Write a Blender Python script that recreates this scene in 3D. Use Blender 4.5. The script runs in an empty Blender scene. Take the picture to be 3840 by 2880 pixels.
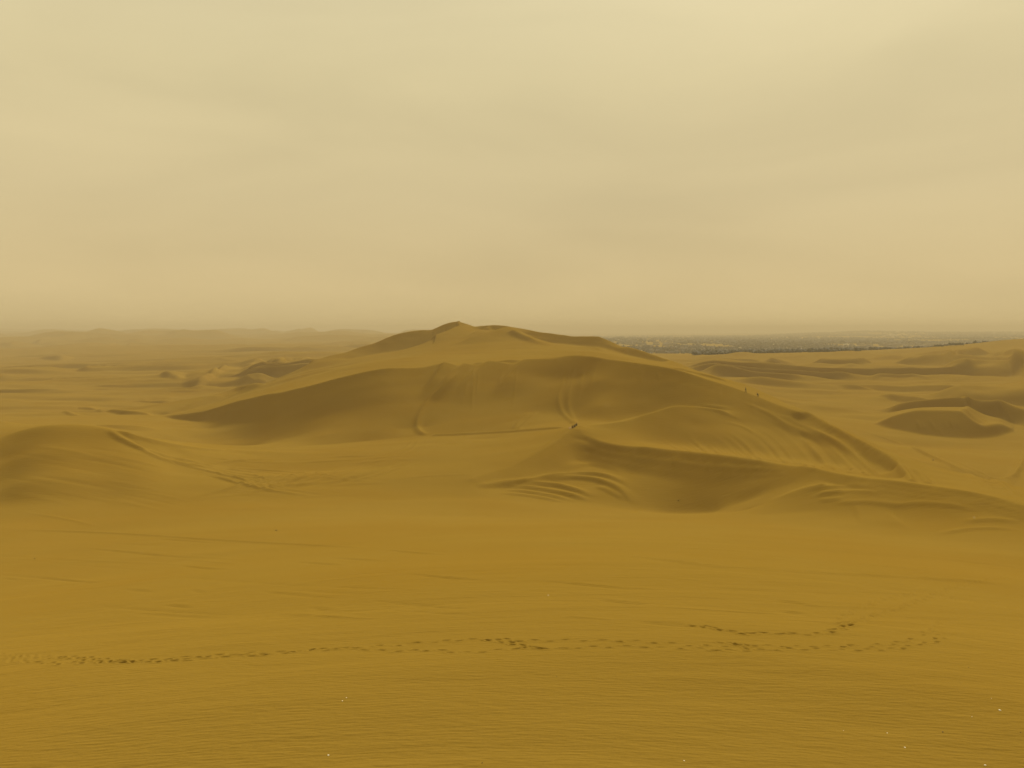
import bpy, bmesh, math, random, time
import numpy as np
from mathutils import Vector
T0 = time.time()
random.seed(7)
rng = np.random.default_rng(7)
scene = bpy.context.scene
COL = scene.collection

# ------------------------------------------------------------------ camera
F_PX = 2884.0            # focal length in pixels of the 3840 wide photograph
H_ROW = 1236.0           # row of the level horizon
PITCH = math.atan((1440.0 - H_ROW) / F_PX)
cam_d = bpy.data.cameras.new('camera')
cam = bpy.data.objects.new('camera', cam_d); COL.objects.link(cam)
cam_d.sensor_width = 36.0
cam_d.lens = F_PX / 3840.0 * 36.0
cam_d.clip_start = 0.1
cam_d.clip_end = 60000.0
cam.location = (0, 0, 0)
cam.rotation_euler = (math.pi / 2 - PITCH, 0, 0)
scene.camera = cam

# ------------------------------------------------------------------ world: overcast over a hazy sky
SUN_EL = math.radians(34); SUN_AZ = math.radians(22)      # azimuth from +Y towards +X
EXPOSURE = 2.0
world = bpy.data.worlds.new('World'); scene.world = world; world.use_nodes = True
nt = world.node_tree; nt.nodes.clear()
N = nt.nodes.new; L = nt.links.new
out = N('ShaderNodeOutputWorld'); bg = N('ShaderNodeBackground'); L(bg.outputs[0], out.inputs[0])
bg.inputs['Strength'].default_value = 0.1
sky = N('ShaderNodeTexSky'); sky.sky_type = 'NISHITA'; sky.sun_disc = False
sky.sun_elevation = SUN_EL; sky.sun_rotation = SUN_AZ
sky.air_density = 1.0; sky.dust_density = 6.0
tc = N('ShaderNodeTexCoord')
sep = N('ShaderNodeSeparateXYZ'); L(tc.outputs['Generated'], sep.inputs[0])
ramp = N('ShaderNodeValToRGB')                     # the cloud sheet: paler overhead, tan and dusty low down
L(sep.outputs['Z'], ramp.inputs[0])
SKY_STOPS = [(0.0, (0.640, 0.490, 0.240)), (0.06, (0.640, 0.500, 0.255)), (0.16, (0.650, 0.530, 0.290)),
             (0.30, (0.690, 0.585, 0.330)), (0.42, (0.730, 0.635, 0.380)), (1.0, (0.76, 0.68, 0.42))]
er = ramp.color_ramp
while len(er.elements) < len(SKY_STOPS): er.elements.new(0.5)
for e, (p, c) in zip(er.elements, SKY_STOPS):
    e.position = p; e.color = (c[0], c[1], c[2], 1)
mp = N('ShaderNodeMapping'); mp.inputs['Scale'].default_value = (0.8, 0.8, 3.2); mp.inputs['Location'].default_value = (3.1, 1.7, 0.6)
mp.inputs['Rotation'].default_value = (0.12, 0.35, 0.4)
L(tc.outputs['Generated'], mp.inputs[0])
cn = N('ShaderNodeTexNoise'); cn.inputs['Scale'].default_value = 2.6; cn.inputs['Detail'].default_value = 5
cn.inputs['Roughness'].default_value = 0.45; cn.inputs['Distortion'].default_value = 0.4
L(mp.outputs[0], cn.inputs['Vector'])
cr = N('ShaderNodeMapRange'); cr.inputs[1].default_value = 0.25; cr.inputs[2].default_value = 0.75
cr.inputs[3].default_value = 0.90; cr.inputs[4].default_value = 1.08
L(cn.outputs['Fac'], cr.inputs[0])
mul = N('ShaderNodeVectorMath'); mul.operation = 'SCALE'
L(ramp.outputs[0], mul.inputs[0]); L(cr.outputs[0], mul.inputs['Scale'])
mul2 = N('ShaderNodeVectorMath'); mul2.operation = 'SCALE'; mul2.inputs['Scale'].default_value = 10.0 / 2 ** EXPOSURE
L(mul.outputs[0], mul2.inputs[0])
mx = N('ShaderNodeMix'); mx.data_type = 'RGBA'; mx.inputs[0].default_value = 0.998
L(sky.outputs[0], mx.inputs[6]); L(mul2.outputs[0], mx.inputs[7]); L(mx.outputs[2], bg.inputs[0])

# ------------------------------------------------------------------ the sun behind thin cloud
sd = bpy.data.lights.new('sun', 'SUN'); sd.energy = 1.5; sd.angle = math.radians(16); sd.color = (1.0, 0.93, 0.80)
sun = bpy.data.objects.new('sun', sd); COL.objects.link(sun)
to_sun = Vector((math.sin(SUN_AZ) * math.cos(SUN_EL), math.cos(SUN_AZ) * math.cos(SUN_EL), math.sin(SUN_EL)))
sun.rotation_euler = to_sun.to_track_quat('Z', 'Y').to_euler()

scene.view_settings.view_transform = 'Standard'
scene.view_settings.look = 'None'
scene.view_settings.exposure = EXPOSURE
scene.view_settings.gamma = 1.0
scene.view_settings.use_curve_mapping = False
scene.cycles.max_bounces = 4; scene.cycles.diffuse_bounces = 2; scene.cycles.volume_bounces = 0

# ------------------------------------------------------------------ from the photograph to the ground
CP, SP = math.cos(PITCH), math.sin(PITCH)
def ray(u, v):
    "horizontal tangent of the azimuth, and height gained per metre of forward distance"
    a = (u - 1920.0) / F_PX; b = (1440.0 - v) / F_PX
    f = CP + b * SP
    return a / f, (-SP + b * CP) / f
def P(u, v, D):
    t, e = ray(u, v)
    return (t * D, D, e * D)

# ------------------------------------------------------------------ terrain grid (polar, denser where more is seen)
TH_F = math.radians(37.5); NT_F = 1000
th = np.concatenate([np.linspace(-math.pi * 0.5, -TH_F, 30)[:-1], np.linspace(-TH_F, TH_F, NT_F), np.linspace(TH_F, math.pi * 0.5, 30)[1:]])
def seg(a, b, n): return np.linspace(a, b, n, endpoint=False)
rr = np.concatenate([seg(1.0, 20, 40), seg(20, 30.5, 66), seg(30.5, 44, 205), seg(44, 60, 50), seg(60, 140, 110), seg(140, 330, 260),
                     seg(330, 700, 340), np.exp(seg(math.log(700), math.log(1500), 130)), np.exp(np.linspace(math.log(1500), math.log(17000), 90))])
NR, NT = len(rr), len(th)
lr = np.log(rr)
TH, RR = np.meshgrid(th, rr)
X = RR * np.sin(TH); Y = RR * np.cos(TH)

BR = np.array([1, 3, 6, 10, 14, 20, 33, 60, 111, 150, 175, 260, 500, 1000, 4000, 20000], float)
BZ = np.array([-1.65, -2.4, -4.2, -7.1, -9.9, -11.75, -14.0, -19.1, -29.8, -37.0, -40.0, -44, -46, -48, -52, -60], float)
def base(r): return np.interp(r, BR, BZ)
BASE = base(RR)

def catmull(pts, n=8):
    pts = np.asarray(pts, float)
    if len(pts) < 3: 
        return np.array([pts[0] + (pts[-1] - pts[0]) * k / 20 for k in range(21)])
    q = np.vstack([2 * pts[0] - pts[1], pts, 2 * pts[-1] - pts[-2]])
    o = []
    for i in range(1, len(q) - 2):
        p0, p1, p2, p3 = q[i-1], q[i], q[i+1], q[i+2]
        for k in range(n):
            t = k / n
            o.append(0.5 * ((2*p1) + (-p0+p2)*t + (2*p0-5*p1+4*p2-p3)*t*t + (-p0+3*p1-3*p2+p3)*t**3))
    o.append(q[-2])
    return np.array(o)

lines = []      # (array of world points, crisp)
def line(pts, crisp=0.0, wide=True, n=8):
    "pts: (u, v, D).  wide: a line that reaches a picture edge carries on round the camera"
    uvd = catmull(pts, n)
    w = [P(*p) for p in uvd]
    if wide:
        for end in (0, -1):
            u = pts[end][0]
            if u <= 5 or u >= 3835:
                x, y, z = w[end]; r = math.hypot(x, y); a = math.atan2(x, y); s = -1 if u <= 5 else 1
                a1 = s * math.pi / 2
                ext = [(r * math.sin(a + (a1 - a) * k / 12), r * math.cos(a + (a1 - a) * k / 12), z) for k in range(1, 13)]
                w = (ext[::-1] + w) if end == 0 else (w + ext)
    lines.append((np.array(w), crisp))
def below(pts):
    "points (u, v crest, D crest, v below, slope) -> line on the face that falls from the crest at that slope"
    o = []
    for u, vc, Dc, vb, s in pts:
        zc = ray(u, vc)[1] * Dc; e = ray(u, vb)[1]
        o.append((u, vb, (zc - s * Dc) / (e - s)))
    return o
def face(pts, n=2):
    "a planar slope: the line at its foot and lines in between"
    for k in range(1, n + 2):
        f = k / (n + 1)
        line(below([(u, vc, Dc, vc + (vb - vc) * f, s) for u, vc, Dc, vb, s in pts]))
def level(D, z, u0=0, u1=3840, crisp=0.0):
    pts = []
    for u in np.linspace(u0, u1, 9):
        # row where the plane z is seen at distance D
        e = z / D; b = (e * CP + SP) / (CP - e * SP)
        pts.append((u, 1440 - b * F_PX, D))
    line(pts, crisp)

# foreground slope that falls away from the camera
for r in (1, 3, 6, 10, 14, 17, 20, 23, 27, 33, 45, 60, 80, 100):
    a = np.linspace(-math.pi/2, math.pi/2, 40)
    zz = float(base(r))
    lines.append((np.stack([r*np.sin(a), r*np.cos(a), np.full_like(a, zz) + (0.0 if r < 30 else 0.012*r*np.sin(a*2.2+0.4))], 1), 0.0))

# toe of the foreground slope, where the far mounds begin
line([(0,1985,136),(300,1985,136),(600,1950,142),(900,1935,148),(1200,1930,150),(1600,1935,150),(2000,1945,150),(2400,1948,150),(2700,1950,145),(3000,1975,134),(3250,2000,125),(3500,2025,116),(3840,2060,108)])
# --- left mound
line([(760,1830,176),(900,1830,178),(1200,1835,181),(1500,1835,181),(1774,1835,181)])
line([(0,1650,206),(88,1600,205),(147,1588,205),(206,1582,205),(282,1580,205),(329,1582,205),(376,1591,203),(411,1605,202),(450,1617,202)],0.0)
line([(450,1617,202),(500,1629,203),(588,1652,207),(705,1673,219),(823,1685,235),(940,1688,247),(1058,1679,256),(1300,1661,262),(1450,1648,263),(1611,1634,263),(1729,1629,262),(1905,1620,256),(2060,1608,246),(2140,1602,236)],0.7)
line([(850,1762,206),(1100,1765,210),(1400,1750,212),(1700,1735,208),(1850,1730,204)])
face([(0,1650,206,1900,.19),(88,1600,205,1910,.22),(206,1582,205,1910,.25),(329,1582,207,1890,.27),(411,1605,203,1870,.31),(500,1629,203,1850,.25),(588,1652,207,1810,.19),(680,1668,216,1770,.14)])
# small dark dune at far left
line([(0,1578,250),(30,1583,252),(76,1592,258),(100,1596,262)],0.6)
line([(0,1652,226),(88,1612,230),(150,1600,240)])
# hollow behind the left rim
line([(147,1592,246),(300,1590,246),(376,1602,256),(450,1627,276),(588,1661,286),(705,1681,284),(823,1691,280),(940,1695,279)])
line([(430,1588,302),(500,1598,303),(588,1612,306),(650,1625,305),(740,1648,302),(800,1668,294)])
line([(300,1572,345),(500,1578,345),(650,1590,338),(800,1612,322)])
# foot of the steep face under the second crest
face([(620,1558,378,1566,.5),(664,1555,368,1572,.5),(764,1540,352,1582,.48),(870,1510,342,1585,.46),(1000,1478,327,1590,.44),(1058,1470,321,1585,.48),(1175,1443,314,1572,.55),(1259,1419,313,1560,.58),(1347,1397,313,1545,.58),(1464,1379,316,1525,.52),(1576,1379,320,1480,.48),(1650,1366,325,1425,.42)])
line(below([(900,1500,338,1650,.33),(1000,1478,327,1652,.35),(1100,1462,319,1645,.38),(1200,1436,313,1630,.37),(1300,1408,312,1620,.44),(1420,1383,314,1612,.46),(1520,1379,318,1608,.45),(1600,1372,322,1604,.42)]))
# second crest of the main dune
line([(588,1561,384),(664,1555,368),(764,1540,352),(870,1510,342),(1000,1478,327),(1058,1470,321),(1175,1443,314),(1259,1419,313),(1347,1397,313),(1406,1385,314),(1464,1379,316),(1576,1379,320),(1635,1368,324),(1676,1361,327),(1717,1370,329),(1752,1371,329),(1788,1359,329),(1846,1356,329),(1917,1349,328),(1982,1352,327),(2034,1343,325),(2099,1337,321),(2164,1332,315),(2228,1338,306),(2294,1349,299),(2385,1361,291),(2500,1379,283),(2565,1396,280),(2638,1419,277),(2710,1441,274),(2782,1467,270),(2855,1494,264),(2909,1514,258),(2968,1535,251),(3000,1546,247)],1.0)
# face below it, middle bulge
line([(1700,1560,282),(1850,1550,281),(2000,1545,279),(2120,1555,272),(2200,1575,258)])
line([(1760,1450,307),(1900,1430,309),(2050,1425,306),(2170,1430,297)])
# dark hollow behind the middle mound
face([(2228,1338,306,1590,.34),(2300,1350,299,1588,.44),(2385,1361,291,1570,.52),(2450,1371,287,1552,.56),(2520,1384,282,1532,.58),(2600,1407,279,1533,.52),(2700,1438,275,1545,.42)])
# crest of the middle mound
line([(2190,1594,238),(2240,1590,237),(2321,1579,238),(2371,1570,240),(2445,1545,244),(2520,1522,248),(2570,1520,250),(2640,1527,252),(2720,1537,252)],0.4)
# skyline of the main dune
line([(588,1558,392),(646,1541,400),(764,1506,425),(835,1486,440),(911,1461,456),(999,1432,476),(1087,1401,498),(1200,1345,528),(1276,1323,540),(1347,1300,552),(1400,1288,556),(1464,1262,562),(1529,1244,566),(1582,1237,568),(1620,1237,568),(1670,1215,570),(1697,1208,570),(1720,1206,570),(1747,1213,570),(1782,1226,566),(1808,1220,562),(1852,1218,552),(1905,1223,540),(1964,1233,530),(2023,1243,520),(2105,1253,508),(2146,1260,500),(2199,1260,492),(2243,1260,482),(2270,1270,474),(2311,1291,462),(2331,1299,456),(2375,1304,440),(2434,1323,420),(2493,1342,400),(2558,1367,380),(2620,1392,358),(2692,1412,334),(2800,1443,306),(2873,1473,290),(2932,1507,272),(3020,1540,250),(3061,1561,243),(3128,1599,226),(3215,1641,208),(3293,1682,193),(3349,1718,182),(3391,1759,170),(3414,1790,160)],0.8)
# flank between the two crests
face([(600,1556,395,1560,.4),(646,1541,400,1553,.45),(764,1506,425,1535,.45),(835,1486,440,1515,.42),(911,1461,456,1486,.36)], 1)
line([(700,1545,372),(900,1492,372),(1100,1435,384),(1300,1375,400),(1500,1340,410),(1700,1332,418),(1900,1322,414),(2100,1310,395),(2300,1325,362)])
face([(1300,1316,544,1350,.36),(1400,1288,556,1330,.44),(1464,1262,562,1322,.50),(1582,1237,568,1314,.56),(1640,1226,569,1304,.56),(1690,1210,570,1280,.52),(1715,1206,570,1255,.46)])
face([(1800,1221,563,1252,.40),(1852,1218,552,1250,.44),(1890,1221,543,1238,.40)], 1)
face([(1980,1236,527,1280,.42),(2060,1248,514,1290,.50),(2146,1260,500,1296,.50),(2243,1260,482,1305,.46),(2375,1304,440,1338,.42),(2493,1342,400,1362,.40)], 1)
# spurs near the top
line([(1740,1213,560),(1700,1240,540),(1650,1262,525),(1590,1290,505)],0.3,False)
line([(1905,1224,532),(1905,1240,514),(1840,1262,498),(1760,1280,486),(1690,1296,474)],0.6,False)
line([(1905,1240,514),(1950,1265,492),(2000,1285,470),(2060,1300,448),(2150,1302,430),(2250,1300,428)],0.5,False)
line([(1960,1262,512),(2050,1290,478),(2120,1294,465)],0.0,False)
# behind the main dune skyline: it falls to the plain
line([(588,1556,470),(800,1500,520),(1000,1450,590),(1200,1395,660),(1500,1340,800),(1700,1320,860),(2000,1325,820),(2300,1345,720),(2500,1400,540),(2700,1480,420),(2900,1555,345),(3061,1600,300),(3200,1650,272),(3350,1700,245),(3500,1745,222)])
# ditch below the striped slope
line([(2420,1660,224),(2520,1668,226),(2650,1682,226),(2800,1700,222),(2950,1722,214),(3100,1752,200),(3250,1785,178),(3380,1802,163)])
line([(2600,1602,239),(2680,1602,240),(2740,1598,243)])
face([(2782,1467,270,1592,.38),(2855,1494,264,1605,.40),(2950,1528,253,1632,.42),(3020,1541,250,1655,.42),(3128,1600,226,1695,.42),(3215,1642,208,1722,.42),(3293,1683,193,1750,.42),(3349,1719,182,1775,.40)])
# near crest with the seated group
line([(2130,1603,233),(2160,1597,232),(2178,1593,232),(2178,1612,228),(2197,1634,225),(2246,1652,219),(2296,1664,214),(2371,1673,209),(2420,1675,206),(2520,1689,201),(2595,1698,197),(2700,1709,192),(2829,1723,186),(2958,1744,178),(3061,1757,170),(3164,1780,163),(3267,1793,155),(3396,1806,148),(3499,1821,144),(3628,1839,141),(3731,1862,138),(3782,1877,136),(3840,1896,133)],1.0)
# its spur running down to the left
line([(2160,1600,231),(2110,1640,222),(2040,1690,212),(1960,1730,203),(1860,1765,195),(1760,1800,187)],0.3,False)
# shelf left of the spur
line([(1650,1645,256),(1850,1650,247)])
# bowl below the crest
face([(1960,1730,203,1795,.20),(2040,1690,212,1785,.27),(2110,1640,222,1765,.36),(2178,1612,228,1740,.50),(2246,1652,219,1750,.54),(2371,1673,209,1775,.50),(2500,1686,202,1800,.50),(2595,1698,197,1815,.50),(2700,1709,192,1815,.52),(2829,1723,186,1800,.50),(2932,1741,179,1790,.42)])
line([(1774,1834,181),(1900,1838,186),(2050,1870,181),(2200,1893,177)]+below([(2350,1670,210,1915,.30),(2480,1684,203,1925,.40),(2595,1698,197,1928,.48),(2690,1708,192.5,1925,.50)]))
line(below([(2760,1716,189,1895,.50),(2829,1723,186,1870,.48),(2900,1737,181,1840,.42),(2970,1746,177,1815,.36)]))
# lip of the bowl
line([(2500,1932,167),(2644,1931,166),(2700,1926,165),(2788,1917,163),(2855,1893,162),(2932,1860,161),(3009,1831,160),(3087,1811,159)],0.8)
# shoulder right of the lip
face([(3061,1757,170,1798,.34),(3164,1780,163,1825,.34),(3300,1797,153,1850,.32),(3499,1821,144,1885,.31),(3700,1855,139,1925,.30),(3840,1896,133,1962,.30)])
line([(2850,1937,151),(3050,1925,148),(3250,1935,140),(3450,1960,131),(3650,1985,124),(3840,2012,119)])
# --- right plain, rising to the dune field at the right edge
line([(3420,1800,216),(3550,1790,214),(3700,1815,206),(3840,1850,196)])
line([(3200,1640,290),(3400,1683,300),(3600,1683,300),(3840,1683,300)])
line([(2950,1530,410),(3100,1560,410),(3300,1572,405),(3500,1572,405),(3840,1560,400)])
line([(2780,1450,500),(2950,1480,500),(3200,1484,500),(3500,1482,500),(3840,1455,490)])
line([(2650,1400,600),(2850,1425,600),(3100,1428,600),(3400,1426,600),(3600,1420,600),(3840,1390,580)])
line([(2600,1370,740),(2800,1378,740),(3000,1380,740),(3200,1378,740),(3420,1365,730),(3600,1350,720),(3840,1330,700)])
line([(2480,1352,900),(2560,1354,900),(2640,1345,900),(2700,1333,900),(2782,1318,905),(2837,1324,900),(2891,1331,890),(2963,1333,885),(3040,1325,885),(3113,1322,885),(3185,1315,890),(3239,1319,890),(3293,1331,890),(3365,1331,900),(3474,1306,910),(3582,1299,920),(3655,1291,930),(3710,1281,940),(3763,1275,950),(3840,1271,960)],0.4)
line([(2400,1330,1400),(2800,1330,1400),(3200,1329,1400),(3500,1326,1400),(3840,1318,1400)])
line([(2200,1296,2300),(3000,1294,2300),(3840,1291,2300)])
line([(2200,1275,4200),(3000,1268,4200),(3500,1262,4200),(3840,1261,4200)])
line([(2200,1263,7000),(2385,1261,7000),(2565,1263,7000),(2710,1264,7000),(2819,1262,7000),(2927,1255,6600),(3040,1251,6400),(3112,1249,6200),(3221,1243,6200),(3293,1241,6200),(3365,1244,6300),(3619,1247,6500),(3840,1247,6500)],0.5)
line([(2200,1262,14500),(3100,1246,14500),(3402,1238,14500),(3500,1234,14500),(3582,1230,14500),(3655,1234,14500),(3840,1238,14500)],0.5)
# --- left plain
line([(0,1545,450),(200,1545,450),(400,1543,450),(560,1540,450)])
line([(0,1480,560),(300,1480,560),(700,1478,560)])
line([(0,1415,740),(300,1415,740),(600,1412,740),(900,1395,720)])
line([(0,1362,1060),(300,1362,1060),(600,1356,1060),(900,1340,1020),(1100,1325,980)])
line([(0,1310,1800),(300,1308,1800),(600,1302,1750),(900,1292,1700),(1100,1285,1700)])
line([(0,1268,3600),(200,1268,3600),(376,1262,3600),(600,1266,3600),(900,1268,3200),(1058,1270,2800),(1250,1266,2500),(1500,1270,2500)])
line([(0,1232,9000),(300,1237,8800),(600,1245,8500),(900,1255,8000),(1050,1259,7500)],0.5)
line([(1050,1256,3600),(1117,1246,3500),(1160,1245,3450),(1200,1244,3400),(1259,1238,3300),(1300,1241,3300),(1317,1245,3300),(1388,1256,3300),(1464,1254,3300),(1517,1247,3300),(1600,1250,3300)],0.3)
line([(300,1262,4400),(376,1254,4500),(420,1251,4500),(530,1248,4600),(600,1254,4600)],0.0,False)
line([(0,1245,15500),(800,1262,15500),(1600,1262,15500),(2200,1262,15500)])

# ------------------------------------------------------------------ solve the surface between the lines
def raster(k):
    tt = th[::k]; ll = lr[::k]
    zs = np.zeros((len(ll), len(tt))); cnt = np.zeros_like(zs)
    for w, c in lines:
        d = np.array(w)
        t = np.arctan2(d[:, 0], d[:, 1]); l = np.log(np.hypot(d[:, 0], d[:, 1])); z = d[:, 2]
        ti = np.interp(t, tt, np.arange(len(tt))); li = np.interp(l, ll, np.arange(len(ll)))
        for i in range(len(t) - 1):
            n = int(max(abs(ti[i+1] - ti[i]), abs(li[i+1] - li[i])) * 2) + 2
            s = np.linspace(0, 1, n)
            a = np.rint(ti[i] + (ti[i+1] - ti[i]) * s).astype(int); b0 = np.rint(li[i] + (li[i+1] - li[i]) * s).astype(int)
            lrow = l[i] + (l[i+1] - l[i]) * s
            v = z[i] + (z[i+1] - z[i]) * s
            b0 = np.clip(b0, 0, len(ll) - 1); a = np.clip(a, 0, len(tt) - 1)
            res = v - base(np.exp(lrow))
            np.add.at(zs, (b0, a), res); np.add.at(cnt, (b0, a), 1)
    m = cnt > 0
    zs[m] /= cnt[m]
    return tt, ll, zs, m

def relax(u, zs, m, tt, ll, iters):
    # harmonic in (azimuth, log r) = harmonic in the plane
    ht = np.empty(len(tt)); ht[1:-1] = 0; 
    dl = np.diff(ll); dt = np.diff(tt)
    hp, hm = dl[1:], dl[:-1]
    wn = (2 / (hp * (hp + hm)))[:, None]; ws = (2 / (hm * (hp + hm)))[:, None]
    tp, tm = dt[1:], dt[:-1]
    we = (2 / (tp * (tp + tm)))[None, :]; ww = (2 / (tm * (tp + tm)))[None, :]
    tot = wn + ws + we + ww
    mi = m[1:-1, 1:-1]; zi = zs[1:-1, 1:-1]
    par = (np.add.outer(np.arange(1, len(ll) - 1), np.arange(1, len(tt) - 1)) % 2) == 0
    om = 1.6
    masks = [par & ~mi, ~par & ~mi]
    for it in range(iters):
        for p in masks:
            n = (wn * u[2:, 1:-1] + ws * u[:-2, 1:-1] + we * u[1:-1, 2:] + ww * u[1:-1, :-2]) / tot
            c = u[1:-1, 1:-1]
            c += np.where(p, om * (n - c), 0)
        u[0] = u[1]; u[-1] = u[-2]; u[:, 0] = u[:, 1]; u[:, -1] = u[:, -2]
    return u

def up(u, t0, l0, t1, l1):
    ti = np.interp(t1, t0, np.arange(len(t0))); li = np.interp(l1, l0, np.arange(len(l0)))
    a = np.clip(ti.astype(int), 0, len(t0) - 2); fa = ti - a
    b = np.clip(li.astype(int), 0, len(l0) - 2); fb = (li - b)[:, None]
    r = u[b] * (1 - fb) + u[b + 1] * fb
    return r[:, a] * (1 - fa) + r[:, a + 1] * fa

u = None
for k, it in ((16, 500), (8, 250), (4, 140), (2, 70), (1, 24)):
    tt, ll, zs, m = raster(k)
    u = np.zeros_like(zs) if u is None else up(u, pt, pl, tt, ll)
    u[m] = zs[m]
    u = relax(u, zs, m, tt, ll, it)
    pt, pl = tt, ll
Z = u + BASE
print('solved', time.time() - T0)

def gblur(a, st, sr):
    for ax, s in ((1, st), (0, sr)):
        if s <= 0: continue
        n = int(s * 3) + 1; k = np.exp(-0.5 * (np.arange(-n, n + 1) / s) ** 2); k /= k.sum()
        pad = [(0, 0), (0, 0)]; pad[ax] = (n, n)
        b = np.pad(a, pad, mode='edge'); o = np.zeros_like(a)
        for i, w in enumerate(k):
            o += w * (b[:, i:i + a.shape[1]] if ax == 1 else b[i:i + a.shape[0], :])
        a = o
    return a

# soften everything but the knife-edge crests
crm = np.zeros_like(Z)
for w, c in lines:
    if c <= 0: continue
    t = np.arctan2(w[:, 0], w[:, 1]); l = np.log(np.hypot(w[:, 0], w[:, 1]))
    ti = np.interp(t, th, np.arange(NT)); li = np.interp(l, lr, np.arange(NR))
    for i in range(len(t) - 1):
        n = int(max(abs(ti[i+1] - ti[i]), abs(li[i+1] - li[i])) * 2) + 2
        s = np.linspace(0, 1, n)
        a = np.clip(np.rint(ti[i] + (ti[i+1] - ti[i]) * s).astype(int), 0, NT - 1); b0 = np.clip(np.rint(li[i] + (li[i+1] - li[i]) * s).astype(int), 0, NR - 1)
        crm[b0, a] = np.maximum(crm[b0, a], c)
cm = gblur(crm, 5.0, 5.0); cm = np.clip(cm / 0.035, 0, 1)
cm *= 1.0
Zb1 = gblur(Z, 1.5, 0.5)
Zb2 = gblur(Z, 2.6, 2.0)
Zb3 = gblur(Zb2, 7, 4)
far = np.clip((RR - 60) / 60, 0, 1) * np.clip((600 - RR) / 300, 0.0, 1)
wide = gblur(cm, 12, 9); wide = np.clip(wide / 0.25, 0, 1)
Zs = Zb3 * (1 - wide) + Zb2 * wide
Zs = Zb2 * (1 - far) + Zs * far
Z = Zb1 * cm + Zs * (1 - cm)
print('blurred', time.time() - T0)

# ------------------------------------------------------------------ reading the surface
def col_of(t): return float(np.interp(t, th, np.arange(NT)))
def column(Zg, c):
    i = int(min(max(c, 0), NT - 2)); f = c - i
    return Zg[:, i] * (1 - f) + Zg[:, i + 1] * f
def cast(u, v, Zg=None, rmin=5.0):
    Zg = Z if Zg is None else Zg
    t, e = ray(u, v)
    a = math.atan(t); zc = column(Zg, col_of(a)); line_z = e * rr * math.cos(a)
    hit = np.nonzero((zc > line_z) & (rr > rmin))[0]
    if len(hit) == 0: return None
    i = hit[0]
    d0 = zc[i-1] - line_z[i-1]; d1 = zc[i] - line_z[i]
    s = d0 / (d0 - d1) if d1 != d0 else 0
    r = rr[i-1] + (rr[i] - rr[i-1]) * s
    return np.array([r * math.sin(a), r * math.cos(a), e * r * math.cos(a)])
def ground_z(x, y):
    a = math.atan2(x, y); r = math.hypot(x, y)
    return float(np.interp(r, rr, column(Z, col_of(a))))

# ------------------------------------------------------------------ small dunes with a slip face, added column by column
def slip(top, bot, slope=0.5, tail=5.0, Zin=None):
    global Z
    top = catmull([(a, b, 0) for a, b in top], 6); bot = catmull([(a, b, 0) for a, b in bot], 6)
    u0, u1 = top[0, 0], top[-1, 0]
    c0 = int(col_of(math.atan(ray(u0, 1400)[0]))); c1 = int(col_of(math.atan(ray(u1, 1400)[0]))) + 1
    add = np.zeros((NR, c1 - c0 + 1))
    for j, c in enumerate(range(c0, c1 + 1)):
        u = 1920 + math.tan(th[c]) * F_PX * 1.0
        # one correction for the pitch
        uu = u
        for _ in range(2):
            vt = np.interp(uu, top[:, 0], top[:, 1]); uu = 1920 + math.tan(th[c]) * F_PX * (CP + (1440 - vt) / F_PX * SP)
        vt = float(np.interp(uu, top[:, 0], top[:, 1])); vb = float(np.interp(uu, bot[:, 0], bot[:, 1]))
        if vb - vt < 0.3 or uu < u0 or uu > u1: continue
        p = cast(uu, vb)
        if p is None: continue
        ca = math.cos(th[c]); Dt = p[1]; zt = p[2]
        et = ray(uu, vt)[1]
        Dc = (zt - slope * Dt) / (et - slope) if abs(et - slope) > 1e-6 else Dt
        if Dc <= Dt: continue
        rt, rc = Dt / ca, Dc / ca
        zcol = Z[:, c]
        H = et * Dc - float(np.interp(rc, rr, zcol))
        if H <= 0: continue
        H *= 1.15
        f = np.clip((rr - rt) / max(rc - rt, 0.3), 0, 1)
        add[:, j] = np.where(rr < rc, H * f, H * np.exp(-(rr - rc) / max(1.6 * tail * H, 6.0)))
    add = gblur(add, 1.6, 0.5)
    Z[:, c0:c1 + 1] += add

slip([(3170,1446),(3221,1438),(3293,1439),(3365,1447),(3474,1449),(3546,1456),(3600,1465),(3650,1483)], [(3170,1447),(3257,1459),(3365,1470),(3474,1474),(3582,1479),(3650,1484)])
slip([(3246,1433),(3286,1418),(3315,1415),(3365,1419),(3416,1417),(3456,1423),(3517,1433)], [(3246,1434),(3293,1428.5),(3365,1429),(3438,1428.5),(3517,1434)], tail=4)
slip([(3420,1407),(3474,1400),(3521,1390),(3546,1384),(3601,1383),(3655,1387),(3697,1386)], [(3420,1408),(3528,1410),(3582,1414),(3637,1411),(3697,1388)], tail=4)
slip([(3525,1362),(3582,1334),(3626,1322),(3673,1318),(3709,1321)], [(3525,1364),(3564,1367),(3619,1345),(3691,1331),(3709,1323)], 0.4, 8)
slip([(3264,1348),(3329,1336),(3365,1336),(3402,1347),(3474,1356),(3553,1368)], [(3264,1349),(3365,1351),(3438,1367),(3492,1371),(3553,1370)], 0.35, 8)
slip([(3720,1354),(3756,1343),(3800,1345),(3841,1347),(3900,1360)], [(3720,1355),(3763,1367),(3800,1396),(3841,1415),(3900,1410)], 0.45, 6)
slip([(3040,1400),(3130,1390),(3203,1377),(3257,1368),(3293,1389)], [(3040,1403),(3130,1399),(3203,1388),(3257,1381),(3293,1390)], 0.35, 6)
slip([(3285,1492),(3329,1488),(3402,1492),(3456,1499),(3525,1516)], [(3285,1493),(3365,1508),(3438,1514),(3525,1517)], 0.4, 5)
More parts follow.
